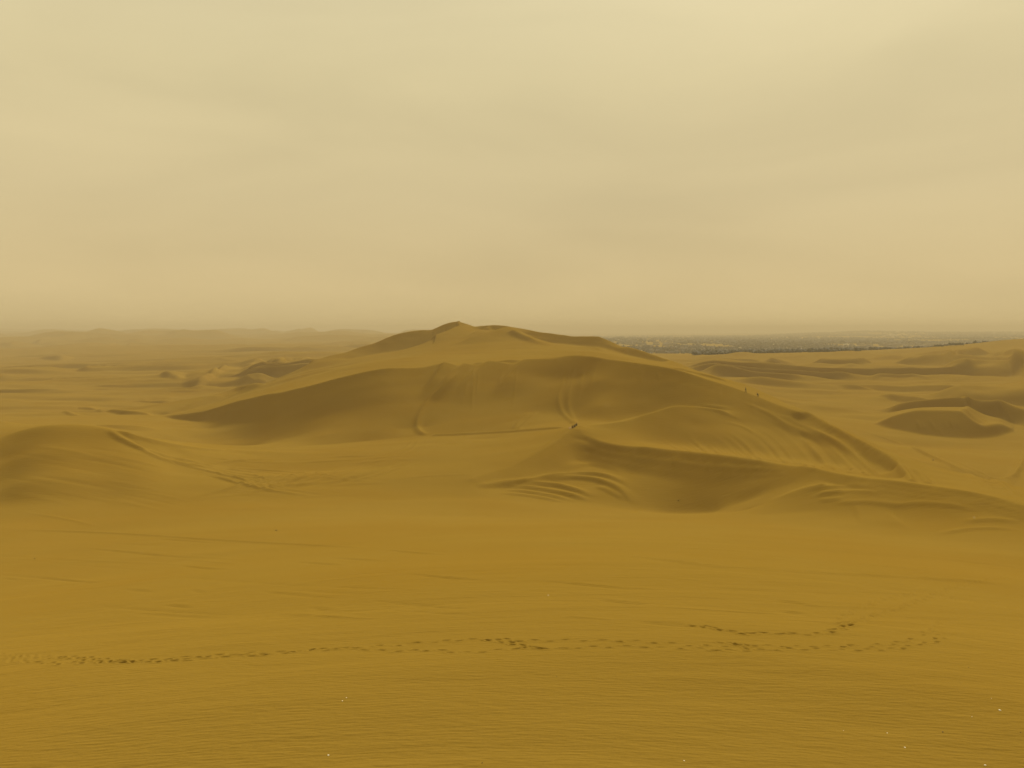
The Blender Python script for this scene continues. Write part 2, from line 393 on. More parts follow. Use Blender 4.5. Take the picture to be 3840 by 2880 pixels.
slip([(3280,1590),(3344,1566),(3422,1550),(3499,1548),(3576,1550),(3612,1556),(3650,1586),(3690,1600),(3750,1594),(3805,1612)], [(3280,1592),(3344,1610),(3422,1625),(3499,1636),(3576,1643),(3654,1646),(3731,1638),(3805,1616)], 0.6, 5)
# left hummocks
for top, bot, s in (
    ([(687,1439),(731,1424),(778,1413),(800,1398),(829,1382),(851,1376),(889,1380)], [(687,1440),(737,1452),(766,1444),(813,1420),(829,1405),(889,1386)], .5),
    ([(895,1377),(940,1360),(968,1356),(995,1359)], [(895,1379),(940,1378),(968,1371),(995,1360)], .5),
    ([(1003,1371),(1028,1360),(1047,1354),(1079,1356),(1095,1359)], [(1003,1385),(1028,1392),(1060,1392),(1095,1375)], .4),
    ([(607,1469),(671,1466),(712,1465),(750,1452),(788,1446),(829,1452),(876,1439)], [(607,1471),(687,1471),(737,1470),(775,1465),(829,1460),(876,1441)], .5),
    ([(500,1503),(540,1495),(560,1497),(585,1495),(620,1495),(639,1496),(690,1504)], [(500,1504),(540,1504),(585,1511),(620,1515),(655,1511),(690,1506)], .5),
    ([(588,1418),(630,1414),(671,1417),(692,1425)], [(588,1422),(630,1433),(668,1435),(692,1427)], .4),
    ([(1095,1368),(1104,1354),(1130,1348),(1161,1348),(1195,1352)], [(1095,1378),(1110,1378),(1140,1366),(1165,1362),(1195,1354)], .5),
    ([(294,1538),(332,1532),(380,1537),(443,1539),(506,1543),(565,1552)], [(294,1539),(380,1546),(443,1555),(506,1560),(565,1561)], .55),
    ([(196,1549),(237,1548),(275,1554),(302,1559)], [(196,1550),(247,1559),(278,1562),(302,1561)], .5),
    ([(456,1436),(500,1433),(538,1430)], [(456,1437),(500,1437),(538,1432)], .5),
    ([(361,1455),(400,1452),(443,1449)], [(361,1456),(400,1455),(443,1450)], .5),
    ([(468,1461),(540,1458),(633,1456)], [(468,1462),(540,1463),(633,1459)], .5),
    ([(640,1475),(700,1472),(760,1473)], [(640,1476),(700,1476),(760,1474)], .5),
    ([(155,1340),(190,1333),(234,1331),(272,1340)], [(155,1343),(190,1348),(234,1350),(272,1343)], .35),
    ([(900,1410),(930,1400),(980,1398),(1010,1410)], [(900,1414),(940,1420),(980,1416),(1010,1412)], .4),
    ([(905,1440),(930,1432),(955,1440)], [(905,1442),(930,1441),(955,1442)], .5),
    ([(870,1460),(890,1456),(915,1458)], [(870,1463),(890,1467),(915,1461)], .5),
    ([(705,1312),(800,1309),(940,1308)], [(705,1314),(800,1313),(940,1310)], .4),
    ([(735,1336),(830,1335),(900,1334)], [(735,1337),(830,1338),(900,1336)], .4),
    ([(620,1368),(690,1370),(770,1378)], [(620,1370),(690,1374),(770,1379)], .4),
    ([(805,1350),(850,1348),(900,1350)], [(805,1352),(850,1354),(900,1352)], .4),
    ):
    slip(top, bot, s * 0.72, 4.5)
slip([(365,1594),(440,1594),(520,1598),(600,1612)], [(365,1595),(440,1608),(520,1618),(600,1615)], .30, 3)
slip([(3380,1346),(3474,1322),(3582,1312),(3655,1305),(3692,1316)], [(3380,1347),(3474,1336),(3582,1331),(3655,1319),(3692,1317)], .30, 6)
slip([(3700,1336),(3760,1322),(3840,1305),(3900,1300)], [(3700,1337),(3760,1338),(3840,1330),(3900,1320)], .30, 6)
# crumpled hollow under the skyline crest right of the second crest
slip([(2500,1379),(2560,1382),(2650,1402),(2720,1425)], [(2500,1380),(2560,1390),(2650,1414),(2720,1430)], .5, 2)
print('slip faces', time.time() - T0)

# ------------------------------------------------------------------ noise for the open sand
def vnoise(x, y, seed):
    g = np.random.default_rng(seed).random((256, 256))
    xi = np.floor(x).astype(int); yi = np.floor(y).astype(int); fx = x - xi; fy = y - yi
    fx = fx*fx*fx*(fx*(fx*6-15)+10); fy = fy*fy*fy*(fy*(fy*6-15)+10)
    a = g[yi % 256, xi % 256]; b = g[yi % 256, (xi+1) % 256]; c = g[(yi+1) % 256, xi % 256]; d = g[(yi+1) % 256, (xi+1) % 256]
    return (a*(1-fx)+b*fx)*(1-fy) + (c*(1-fx)+d*fx)*fy - 0.5
def rot(ang): 
    c, s = math.cos(ang), math.sin(ang)
    return X*c + Y*s, -X*s + Y*c
def ss(a, b, x): 
    t = np.clip((x - a) / (b - a), 0, 1); return t*t*(3-2*t)
DZ = np.zeros_like(Z)
AZ = np.degrees(TH)
# wind streaks on the foreground slope: long, low, nearly across the view
xa, ya = rot(math.radians(-14))
m1 = ss(30, 70, RR) * (1 - ss(130, 165, RR))
s1 = vnoise(xa/16, ya/1.9, 1) + 0.5*vnoise(xa/7, ya/1.0, 2)
patch = ss(-0.12, 0.22, vnoise(xa/40, ya/12, 3) + 0.5*vnoise(xa/15, ya/6, 4))
DZ += m1 * patch * 0.09 * s1
m2 = 1 - ss(45, 80, RR)
xb, yb = rot(math.radians(6))
DZ += m2 * (0.06*vnoise(xb/5, yb/1.1, 5) + 0.35*vnoise(xb/16, yb/7, 6)) * ss(8, 16, RR)
# gentle waves of the middle distance
m3 = ss(140, 190, RR) * (1 - ss(900, 1500, RR))
DZ += m3 * (0.5*vnoise(X/26, Y/14, 8) + 0.22*vnoise(X/9, Y/6, 9))
# long dune streaks on the left plain
m4 = ss(400, 470, RR) * (1 - ss(-14, -9, AZ)) * (1 - ss(1500, 2600, RR))
DZ += m4 * (4.5*vnoise(X/130, Y/26, 10) + 2.2*vnoise(X/60, Y/13, 11))
m5 = ss(1200, 2000, RR) * (1 - ss(-2, 2, AZ))
DZ += m5 * (20*vnoise(X/420, Y/160, 12) + 10*vnoise(X/160, Y/70, 13))
m6 = ss(380, 460, RR) * ss(9, 13, AZ) * (1 - ss(900, 1000, RR))
DZ += m6 * (4.0*vnoise(X/80, Y/34, 14) + 1.7*vnoise(X/34, Y/14, 15))
m7 = ss(1300, 2200, RR) * ss(2, 6, AZ)
DZ += m7 * (7*vnoise(X/600, Y/300, 16))
def train(lam, H, wx, wy, seed, skew=0.22, ang=0.0):
    "asymmetric dunes: short steep side towards the camera, long gentle back"
    xa_, ya_ = rot(ang)
    w = 2.2*vnoise(xa_/wx, ya_/wy, seed) + 0.8*vnoise(xa_/(wx*.4), ya_/(wy*.6), seed+1)
    p = (ya_/lam + w) % 1.0
    f = np.where(p < skew, p/skew, 1-(p-skew)/(1-skew)); f = f*f*(3-2*f)*0.6 + f*0.4
    a = ss(-0.10, 0.28, vnoise(xa_/(wx*1.3), ya_/(wy*1.1), seed+2) + 0.6*vnoise(xa_/(wx*.5), ya_/(wy*.5), seed+3))
    return H * f * a
mL = ss(560, 680, RR) * (1 - ss(-13.5, -10.5, AZ)) 
DZ += mL * (1 - ss(900, 1200, RR)) * train(62, 4.2, 150, 60, 31, .16, 0.10)
mLm = ss(430, 470, RR) * ss(-21, -18, AZ) * (1 - ss(-13.0, -11.5, AZ)) * (1 - ss(800, 900, RR))
DZ += mLm * train(48, 8.0, 60, 50, 41, .3, 0.4)
DZ += ss(900, 1200, RR) * (1 - ss(2400, 3200, RR)) * (1 - ss(-4, -2, AZ)) * train(150, 12.0, 330, 150, 51, .22, 0.1)
DZ += ss(2400, 3200, RR) * (1 - ss(6500, 8000, RR)) * (1 - ss(-4, -2, AZ)) * train(480, 34.0, 700, 400, 61, .3, 0.2)
mR = ss(400, 470, RR) * ss(12, 15, AZ) * (1 - ss(820, 880, RR))
DZ += mR * train(70, 8.0, 100, 75, 71, .24, -0.15)
Z += DZ

# ------------------------------------------------------------------ relief drawn on the ground: ripples, furrows, tracks, footprints
def relief(pts, amp, width, asym=0.0, fade=(0.15, 0.15), lr_=False):
    "a ridge (amp>0) or a furrow (amp<0) along a line given by picture points; asym>0 makes the near side steep"
    global Z
    uv = catmull([(a, b, 0) for a, b in pts], 5)
    w = [cast(a, b) for a, b, _ in uv]
    w = np.array([p for p in w if p is not None])
    if len(w) < 2: return
    relief_xy(w[:, :2], amp, width, asym, fade, lr_)
RELIEF = 1.35
def relief_xy(w, amp, width, asym=0.0, fade=(0.15, 0.15), lr_=False):
    d = np.hypot(*np.diff(w, axis=0).T); s = np.concatenate([[0], np.cumsum(d)]); tot = max(s[-1], 1e-3)
    t = np.arctan2(w[:, 0], w[:, 1]); r = np.hypot(w[:, 0], w[:, 1]); R = width * 3
    c0 = max(int(col_of(t.min() - R / r.min())) - 1, 0); c1 = min(int(col_of(t.max() + R / r.min())) + 2, NT)
    r0 = max(np.searchsorted(rr, r.min() - R) - 1, 0); r1 = min(np.searchsorted(rr, r.max() + R) + 1, NR)
    sx = X[r0:r1, c0:c1]; sy = Y[r0:r1, c0:c1]
    best = np.full(sx.shape, 1e9); sd = np.zeros_like(best); ps = np.zeros_like(best)
    for i in range(len(w) - 1):
        ax, ay = w[i]; bx, by = w[i+1]; dx, dy = bx-ax, by-ay; l2 = dx*dx+dy*dy + 1e-9
        q = np.clip(((sx-ax)*dx + (sy-ay)*dy)/l2, 0, 1)
        ex = sx-ax-q*dx; ey = sy-ay-q*dy; dd = ex*ex+ey*ey
        k = dd < best
        best = np.where(k, dd, best); ps = np.where(k, s[i] + q*d[i], ps)
        # side: positive = away from the camera
        sg = np.sign(ex) if lr_ else np.sign(ex*(ax+bx) + ey*(ay+by))
        sd = np.where(k, sg, sd)
    dist = np.sqrt(best) * sd
    a = ps / tot
    env = np.clip(a / max(fade[0], 1e-3), 0, 1) * np.clip((1-a) / max(fade[1], 1e-3), 0, 1)
    env = env*env*(3-2*env)
    wd = np.where(dist > 0, width*(1+asym), width*(1-asym*0.6))
    Z[r0:r1, c0:c1] += RELIEF * amp * env * np.exp(-(dist/wd)**2)

# crescent ripples left of the bowl
for pts, amp, wdt in (
    ([(1776,1820),(1880,1816),(1990,1808),(2080,1792),(2180,1781),(2250,1784),(2310,1800),(2360,1825),(2390,1850)], .6, 1.2),
    ([(1990,1812),(2070,1800),(2150,1795),(2230,1802),(2290,1822),(2330,1845),(2370,1880),(2390,1900)], .6, 1.3),
    ([(1930,1822),(2010,1819),(2090,1824),(2150,1840),(2210,1858),(2240,1870)], .6, 1.2),
    ([(1900,1832),(1980,1833),(2060,1844),(2120,1855),(2180,1870),(2230,1885)], .5, 1.1),
    ([(1880,1842),(1960,1846),(2040,1858),(2110,1872),(2160,1882)], .4, 1.0),
    ([(1860,1850),(1940,1856),(2020,1867),(2090,1880),(2140,1886)], .3, .9),
    ([(2080,1764),(2160,1750),(2230,1745),(2300,1757),(2360,1785)], .35, 2.0),
    ([(2230,1822),(2280,1842),(2320,1862),(2350,1880)], .3, 1.2),
    ([(1780,1826),(1860,1824),(1960,1818)], .4, 1.0)):
    relief(pts, amp, wdt, 0.55, (0.25, 0.3))
# furrows fanning down the striped slope
GU = [(0.0, [(2440,1630),(2500,1660),(2545,1688)]), (0.35, [(2690,1600),(2770,1655),(2835,1722)]), (0.7, [(2770,1530),(2960,1620),(3090,1758)]), (1.0, [(2900,1545),(3140,1660),(3290,1786)])]
NST = 52
for i in range(NST):
    t = (i + rng.uniform(-.35, .35)) / (NST - 1); t = min(max(t, 0), 1)
    ks = [g[0] for g in GU]
    g3 = [(np.interp(t, ks, [g[1][k][0] for g in GU]), np.interp(t, ks, [g[1][k][1] for g in GU])) for k in range(3)]
    f0 = rng.uniform(0.0, .55) if rng.random() < .6 else 0.0
    c = catmull([(a_, b_, 0) for a_, b_ in g3], 6); c = c[int(f0*len(c)):]
    relief([(p[0], p[1]) for p in c[::2]] + [(c[-1][0], c[-1][1])], (0.13 + 0.22*t) * rng.uniform(.4, 1.2), (0.55 + 0.45*t) * rng.uniform(.8, 1.3), 0.2, (0.45, 0.12))
for s_ in (((2590,1525),(2700,1543),(2800,1585)), ((2620,1520),(2760,1535)), ((2560,1610),(2600,1650),(2650,1695)), ((2700,1580),(2780,1600),(2850,1640)), ((2760,1500),(2880,1550),(2990,1620))):
    relief(s_, 0.22, 0.9, 0.3, (0.35, 0.4))
# folds running down from the crests
for pts, a_, w_ in (([(1676,1364),(1655,1400),(1620,1450),(1575,1505)], 1.6, 6), ([(1752,1372),(1712,1400),(1660,1450),(1605,1510)], 1.4, 4.5), ([(1846,1358),(1800,1400),(1750,1450),(1715,1520)], 1.5, 7),
                    ([(1982,1353),(1935,1400),(1890,1450),(1850,1510)], 1.6, 8), 
                    ([(1852,1222),(1800,1250),(1720,1275)], 1.5, 8), ([(1740,1222),(1690,1250),(1620,1275),(1540,1300)], 2.2, 9), ([(1905,1240),(1840,1262),(1760,1282),(1680,1300)], 2.6, 10), ([(1908,1242),(1955,1266),(2010,1286),(2080,1296)], 2.0, 8), ([(2160,1600),(2110,1640),(2040,1690),(1960,1735),(1880,1765)], 0.5, 5),
                    ([(3612,1548),(3700,1530),(3782,1506)], 1.8, 6)):
    relief(pts, 1.25 * a_ / 1.35, w_ * .8, 0.9, (0.10, 0.5), True)
for i in range(40):
    k = rng.random()
    if k < .45: u0 = rng.uniform(2230, 2900); v0 = np.interp(u0, [2230,2500,2700,2900], [1665,1700,1725,1750]); du, dv = rng.uniform(-25, 15), rng.uniform(30, 90)
    elif k < .8: u0 = rng.uniform(1750, 2250); v0 = np.interp(u0, [1750,2000,2250], [1380,1362,1350]); du, dv = rng.uniform(-70, -10), rng.uniform(60, 190)
    else: u0 = rng.uniform(2350, 2850); v0 = np.interp(u0, [2350,2600,2850], [1370,1415,1500]); du, dv = rng.uniform(-30, 10), rng.uniform(30, 80)
    relief([(u0, v0), (u0+du*.5, v0+dv*.55), (u0+du, v0+dv)], rng.uniform(.03, .08 if k < .45 else .16), rng.uniform(.5, 1.0), 0.2, (.3, .5))
# tracks, path lips and lines worn on the dunes
relief([(1690,1400),(1670,1440),(1620,1490),(1590,1530),(1570,1570),(1566,1605),(1580,1625),(1611,1634)], .5, 1.2, 0, (.3,.1))
relief([(1730,1385),(1690,1430),(1650,1480),(1610,1520)], .4, 1.3, 0, (.3,.4))
relief([(1611,1634),(1729,1630),(1905,1621),(2060,1609),(2130,1603)], .45, 1.0, .3, (.05,.1))
relief([(2100,1450),(2095,1500),(2105,1540),(2130,1570),(2155,1592)], .3, .9, 0, (.3,.1))
relief([(2140,1440),(2130,1500),(2135,1540),(2160,1590)], .25, .9, 0, (.3,.1))
relief([(1990,1545),(1950,1580),(1925,1612)], .3, 1.0); relief([(2020,1540),(1970,1590),(1945,1612)], .25, 1.0)
relief([(400,1612),(440,1636),(500,1670),(570,1705),(640,1730),(740,1748),(850,1757)], .35, .9, 0, (.1,.3))
relief([(420,1630),(470,1655),(560,1690),(660,1720),(800,1738)], .25, .8, 0, (.1,.3))
relief([(430,1612),(520,1640),(640,1668),(780,1688),(900,1693)], .4, .8, 0, (.1,.2))
relief([(850,1757),(1000,1765),(1200,1775)], .2, .8, 0, (.1,.3))
for i in range(18):       # crossing wheel lines left of centre
    u0 = 700 + 34*i + rng.uniform(-10, 10); v0 = 1872 - 3.2*i + rng.uniform(-8, 8)
    relief([(u0, v0), (u0+150, v0-42), (u0+320, v0-92)], .26, .5, 0, (.3,.3))
for pts in ([(600,1725),(800,1748),(1000,1762),(1250,1785),(1500,1800)], [(605,1732),(800,1756),(1000,1771),(1250,1795),(1500,1812)], [(700,1700),(900,1728),(1100,1735),(1350,1722),(1640,1700)],
            [(560,1680),(700,1745),(900,1795),(1120,1840),(1300,1860)], [(900,1860),(1100,1800),(1300,1750),(1500,1690),(1560,1640)], [(940,1862),(1140,1802),(1340,1752),(1530,1692),(1575,1642)],
            [(0,1985),(400,1998),(900,2030),(1500,2060)], [(2400,2090),(2700,2125),(3100,2150),(3840,2190)]):
    relief(pts, .14, .5, 0, (.15,.25))
for i in range(26):      # fine wind lines down the left mound
    u0 = rng.uniform(-40, 420); v0 = rng.uniform(1660, 1930)
    relief([(u0, v0), (u0+150, v0+22), (u0+330, v0+60)], rng.choice([-1, 1])*rng.uniform(.03, .09), rng.uniform(.4, .8), .2, (.4,.4))
for i in range(22):      # and across the hollow between the mound and the spur
    u0 = rng.uniform(700, 1500); v0 = rng.uniform(1690, 1880)
    relief([(u0, v0), (u0+160, v0-16), (u0+330, v0-22)], rng.uniform(.06, .16), rng.uniform(.4, .8), .2, (.4,.4))
for i in range(8):
    v0 = 1750 + 13*i + rng.uniform(-4, 4)
    relief([(560+30*i, v0-60), (800+30*i, v0), (1020+30*i, v0+30)], .2, .5, 0, (.3,.3))
relief([(3340,1720),(3375,1755),(3410,1795),(3420,1808)], .5, .8, 0, (.3,.05))
relief([(3395,1745),(3430,1765),(3460,1790),(3480,1815)], .35, .8, 0, (.3,.05))
for i in range(9):       # long tracks on the right plain
    relief([(3150+18*i, 1590+4*i), (3400+16*i, 1670+7*i), (3650+14*i, 1760+9*i), (3860, 1830-30*i+60)], .22 if i % 3 == 0 else .12, .8, 0, (.3,.1))
for i in range(9):      # short runnels on the right barchan face
    u0 = 3440 + 19*i + rng.uniform(-8, 8); v0 = rng.uniform(1565, 1590)
    relief([(u0, v0), (u0+8, v0+22), (u0+22, v0+rng.uniform(35, 50))], rng.uniform(.08, .22), .6, 0, (.4,.3))
for i in range(8):
    relief([(3200+16*i, 1880+2*i), (3215+18*i, 1920+2*i), (3235+26*i, 1970+3*i)], .14, .6, 0, (.4,.4))
for pts in ([(3000,1840),(3150,1825),(3300,1830)], [(3020,1865),(3170,1845),(3340,1850)], [(3100,1890),(3260,1885),(3420,1905)], [(3060,1880),(3120,1875),(3170,1872)],
            [(3060,1852),(3120,1848),(3170,1842)], [(3300,1900),(3500,1890),(3700,1920)], [(3500,2008),(3650,1985),(3840,1985)], [(3600,1960),(3720,1950),(3840,1960)]):
    relief(pts, .22, .8, .4, (.3,.3))
# scour marks on the foreground slope
for pts in ([(2190,2078),(2400,2092),(2600,2115),(2800,2150)], [(1930,2172),(2150,2190),(2330,2207),(2560,2218)], [(2170,2240),(2350,2262),(2480,2275)], [(540,2018),(700,2030),(860,2042)],
            [(60,2158),(250,2178),(420,2192)], [(1150,2283),(1210,2286),(1265,2288)], [(600,2268),(670,2275),(740,2282)], [(450,2210),(600,2222)], [(660,2120),(760,2132),(900,2140)],
            [(700,2214),(780,2222)], [(1080,2107),(1200,2115),(1330,2125)], [(0,2170),(80,2176)], [(1500,2150),(1700,2170),(1900,2182)], [(2850,2250),(2980,2262),(3100,2285)],
            [(2900,2290),(3050,2310)], [(3300,2190),(3450,2205)], [(1400,2060),(1600,2078),(1760,2085)], [(250,2050),(500,2075),(760,2098)], [(1200,2090),(1500,2110)]):
    relief(pts, -.065, .30, .3, (.45,.45)); relief([(a, b-4) for a, b in pts], .045, .4, 0, (.45,.45))

for i in range(46):
    u0 = rng.uniform(-100, 3500); v0 = rng.uniform(2010, 2330); n_ = rng.uniform(250, 800); sl = 0.055 + rng.uniform(-.015, .03)
    relief([(u0, v0), (u0+n_*.5, v0+n_*.5*sl*1.1), (u0+n_, v0+n_*sl)], rng.choice([-1, 1])*rng.uniform(.02, .05), rng.uniform(.15, .35), .2, (.4,.4))
def footprints(pts, step=0.72, gap=0.26, depth=0.05, size=1.0, two=True):
    uv = catmull([(a, b, 0) for a, b in pts], 8)
    w = [cast(a, b) for a, b, _ in uv]
    w = np.array([p[:2] for p in w if p is not None])
    d = np.hypot(*np.diff(w, axis=0).T); s = np.concatenate([[0], np.cumsum(d)])
    k = 0; q = 0.0
    while q < s[-1]:
        x = np.interp(q, s, w[:, 0]); y = np.interp(q, s, w[:, 1]); x2 = np.interp(q+.1, s, w[:, 0]); y2 = np.interp(q+.1, s, w[:, 1])
        h = math.atan2(y2-y, x2-x); side = gap * (0.5 if k % 2 else -0.5) * (1 + rng.uniform(-.5, .5))
        x += -math.sin(h)*side; y += math.cos(h)*side; h += rng.uniform(-.25, .25)
        stamp(x, y, h, depth*rng.uniform(.6, 1.3), .17*size*rng.uniform(.8, 1.3), .085*size)
        q += step * rng.uniform(.8, 1.2); k += 1
def stamp(x, y, h, dep, la, wa):
    r = math.hypot(x, y); t = math.atan2(x, y); R = la*3
    c0 = max(int(col_of(t - R/r)) - 1, 0); c1 = min(int(col_of(t + R/r)) + 2, NT)
    r0 = max(np.searchsorted(rr, r-R) - 1, 0); r1 = min(np.searchsorted(rr, r+R) + 1, NR)
    ex = X[r0:r1, c0:c1]-x; ey = Y[r0:r1, c0:c1]-y
    a = (ex*math.cos(h)+ey*math.sin(h))/la; b = (-ex*math.sin(h)+ey*math.cos(h))/wa
    q = a*a+b*b
    Z[r0:r1, c0:c1] += dep * (-1.25*np.exp(-q**1.5) + 0.5*np.exp(-(np.sqrt(q)-1.7)**2*3))
FP = [(-60,2448),(40,2458),(150,2462),(290,2466),(420,2478),(560,2476),(700,2464),(860,2456),(1010,2447),(1180,2440),(1330,2430),(1480,2420),(1640,2406),(1840,2398),(1960,2403),(2120,2403),(2280,2402),(2440,2408),(2640,2424),(2800,2420),(3000,2424),(3200,2424),(3300,2420),(3400,2405),(3450,2395)]
FP2 = [(-60,2470),(60,2480),(220,2488),(370,2482),(520,2480),(700,2478),(860,2462),(1000,2458),(1150,2440),(1300,2432),(1430,2440),(1600,2440),(1780,2446),(1960,2430),(2100,2435),(2200,2428),(2350,2425),(2540,2430),(2780,2440),(2960,2434),(3150,2438),(3330,2436),(3420,2422),(3500,2405),(3540,2380)]
footprints(FP, depth=.05); footprints(FP2, depth=.046); footprints([(a+9, b+4) for a, b in FP[:9]], depth=.045, step=.8)
footprints([(1840,2400),(1900,2408),(1960,2424),(2060,2434)], step=.4, depth=.06)
footprints([(2700,2408),(2780,2420),(2830,2440)], step=.4, depth=.05)
footprints([(2600,2345),(2680,2356),(2760,2370),(2900,2376),(3060,2378),(3140,2360),(3200,2330),(3300,2300),(3420,2265),(3520,2225),(3600,2195),(3700,2175),(3860,2160)], depth=.06, size=1.25)
footprints([(2640,2350),(2740,2368),(2800,2376)], step=.45, depth=.06)
footprints([(3150,2350),(3170,2310),(3230,2270),(3340,2245),(3420,2225),(3480,2200)], depth=.05, size=1.25)
footprints([(3450,2380),(3500,2360),(3530,2330)], depth=.05)
footprints([(3120,2372),(3230,2330),(3360,2280),(3480,2240),(3560,2240),(3700,2255)], depth=.05, size=1.2)
print('relief', time.time() - T0)

# ------------------------------------------------------------------ materials
def mat(name, col, rough=0.9, spec=0.2, noise=None):
    m_ = bpy.data.materials.new(name); m_.use_nodes = True
    b = m_.node_tree.nodes['Principled BSDF']
    b.inputs['Base Color'].default_value = (*col, 1); b.inputs['Roughness'].default_value = rough
    b.inputs['Specular IOR Level'].default_value = spec
    if noise:
        t_ = m_.node_tree; n_ = t_.nodes.new('ShaderNodeTexNoise'); n_.inputs['Scale'].default_value = noise[0]; n_.inputs['Detail'].default_value = 4
        g_ = t_.nodes.new('ShaderNodeNewGeometry'); t_.links.new(g_.outputs['Position'], n_.inputs['Vector'])
        x_ = t_.nodes.new('ShaderNodeMix'); x_.data_type = 'RGBA'
        x_.inputs[6].default_value = (*[c*(1-noise[1]) for c in col], 1); x_.inputs[7].default_value = (*[min(1, c*(1+noise[1])) for c in col], 1)
        t_.links.new(n_.outputs['Fac'], x_.inputs[0]); t_.links.new(x_.outputs[2], b.inputs['Base Color'])
    return m_

def sand_material():
    m_ = bpy.data.materials.new('dune_sand'); m_.use_nodes = True
    t_ = m_.node_tree; b = t_.nodes['Principled BSDF']; n = t_.nodes.new; l = t_.links.new
    b.inputs['Roughness'].default_value = 1.0; b.inputs['Specular IOR Level'].default_value = 0.0
    b.inputs['Diffuse Roughness'].default_value = 0.3
    g_ = n('ShaderNodeNewGeometry')
    def noise(scale, vec=None, det=3, rough=.5):
        q = n('ShaderNodeTexNoise'); q.inputs['Scale'].default_value = scale; q.inputs['Detail'].default_value = det; q.inputs['Roughness'].default_value = rough
        l((vec or g_.outputs['Position']), q.inputs['Vector']); return q.outputs['Fac']
    def mapping(sx, sy, ang):
        q = n('ShaderNodeMapping'); q.inputs['Scale'].default_value = (sx, sy, 0.0); q.inputs['Rotation'].default_value = (0, 0, ang)
        l(g_.outputs['Position'], q.inputs['Vector']); return q.outputs[0]
    big = noise(0.012, det=4); mid = noise(0.12, mapping(0.35, 1.6, 0.1), 4); fine = noise(14.0, det=2)
    a1 = n('ShaderNodeMix'); a1.data_type = 'RGBA'
    a1.inputs[6].default_value = (0.206, 0.126, 0.0165, 1); a1.inputs[7].default_value = (0.234, 0.146, 0.0235, 1)
    l(big, a1.inputs[0])
    def scl(col, fac, lo, hi):
        r = n('ShaderNodeMapRange'); r.inputs[1].default_value = .2; r.inputs[2].default_value = .8; r.inputs[3].default_value = lo; r.inputs[4].default_value = hi
        l(fac, r.inputs[0]); s = n('ShaderNodeVectorMath'); s.operation = 'SCALE'; l(col, s.inputs[0]); l(r.outputs[0], s.inputs['Scale']); return s.outputs[0]
    c = scl(a1.outputs[2], mid, .975, 1.025); c = scl(c, fine, .92, 1.08)
    c = scl(c, noise(1.0, mapping(0.02, 0.09, 0.2), 5, .6), .965, 1.035)
    tint = n('ShaderNodeMix'); tint.data_type = 'RGBA'; tint.blend_type = 'MULTIPLY'; tint.inputs[7].default_value = (0.985, 0.955, 0.88, 1)
    tr = n('ShaderNodeMapRange'); tr.inputs[1].default_value = .42; tr.inputs[2].default_value = .62; l(noise(0.03, None, 4, .55), tr.inputs[0])
    l(tr.outputs[0], tint.inputs[0]); l(c, tint.inputs[6]); c = tint.outputs[2]
    at2 = n('ShaderNodeAttribute'); at2.attribute_name = 'near_tone'
    cm_ = n('ShaderNodeMapRange'); cm_.inputs[3].default_value = 1.0; cm_.inputs[4].default_value = 0.88; l(at2.outputs['Fac'], cm_.inputs[0])  # sand colour gets darker close to the camera
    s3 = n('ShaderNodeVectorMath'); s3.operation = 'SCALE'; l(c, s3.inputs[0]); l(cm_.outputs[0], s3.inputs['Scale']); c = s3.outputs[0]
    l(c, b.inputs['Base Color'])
    # wind ripples as fine relief
    rip = n('ShaderNodeTexNoise'); rip.inputs['Scale'].default_value = 1.0; rip.inputs['Detail'].default_value = 3; rip.inputs['Roughness'].default_value = .45
    l(mapping(1.5, 5.5, -0.42), rip.inputs['Vector'])
    att = n('ShaderNodeAttribute'); att.attribute_name = 'ripple'
    bp = n('ShaderNodeBump'); bp.inputs['Distance'].default_value = 0.10
    l(att.outputs['Fac'], bp.inputs['Strength']); l(rip.outputs['Fac'], bp.inputs['Height'])
    gr = n('ShaderNodeTexNoise'); gr.inputs['Scale'].default_value = 1.0; gr.inputs['Detail'].default_value = 3
    l(mapping(0.35, 1.5, -0.25), gr.inputs['Vector'])
    b2 = n('ShaderNodeBump'); b2.inputs['Strength'].default_value = 0.6; b2.inputs['Distance'].default_value = 0.12
    l(gr.outputs['Fac'], b2.inputs['Height']); l(bp.outputs[0], b2.inputs['Normal'])
    l(b2.outputs[0], b.inputs['Normal'])
    return m_
SAND = sand_material()

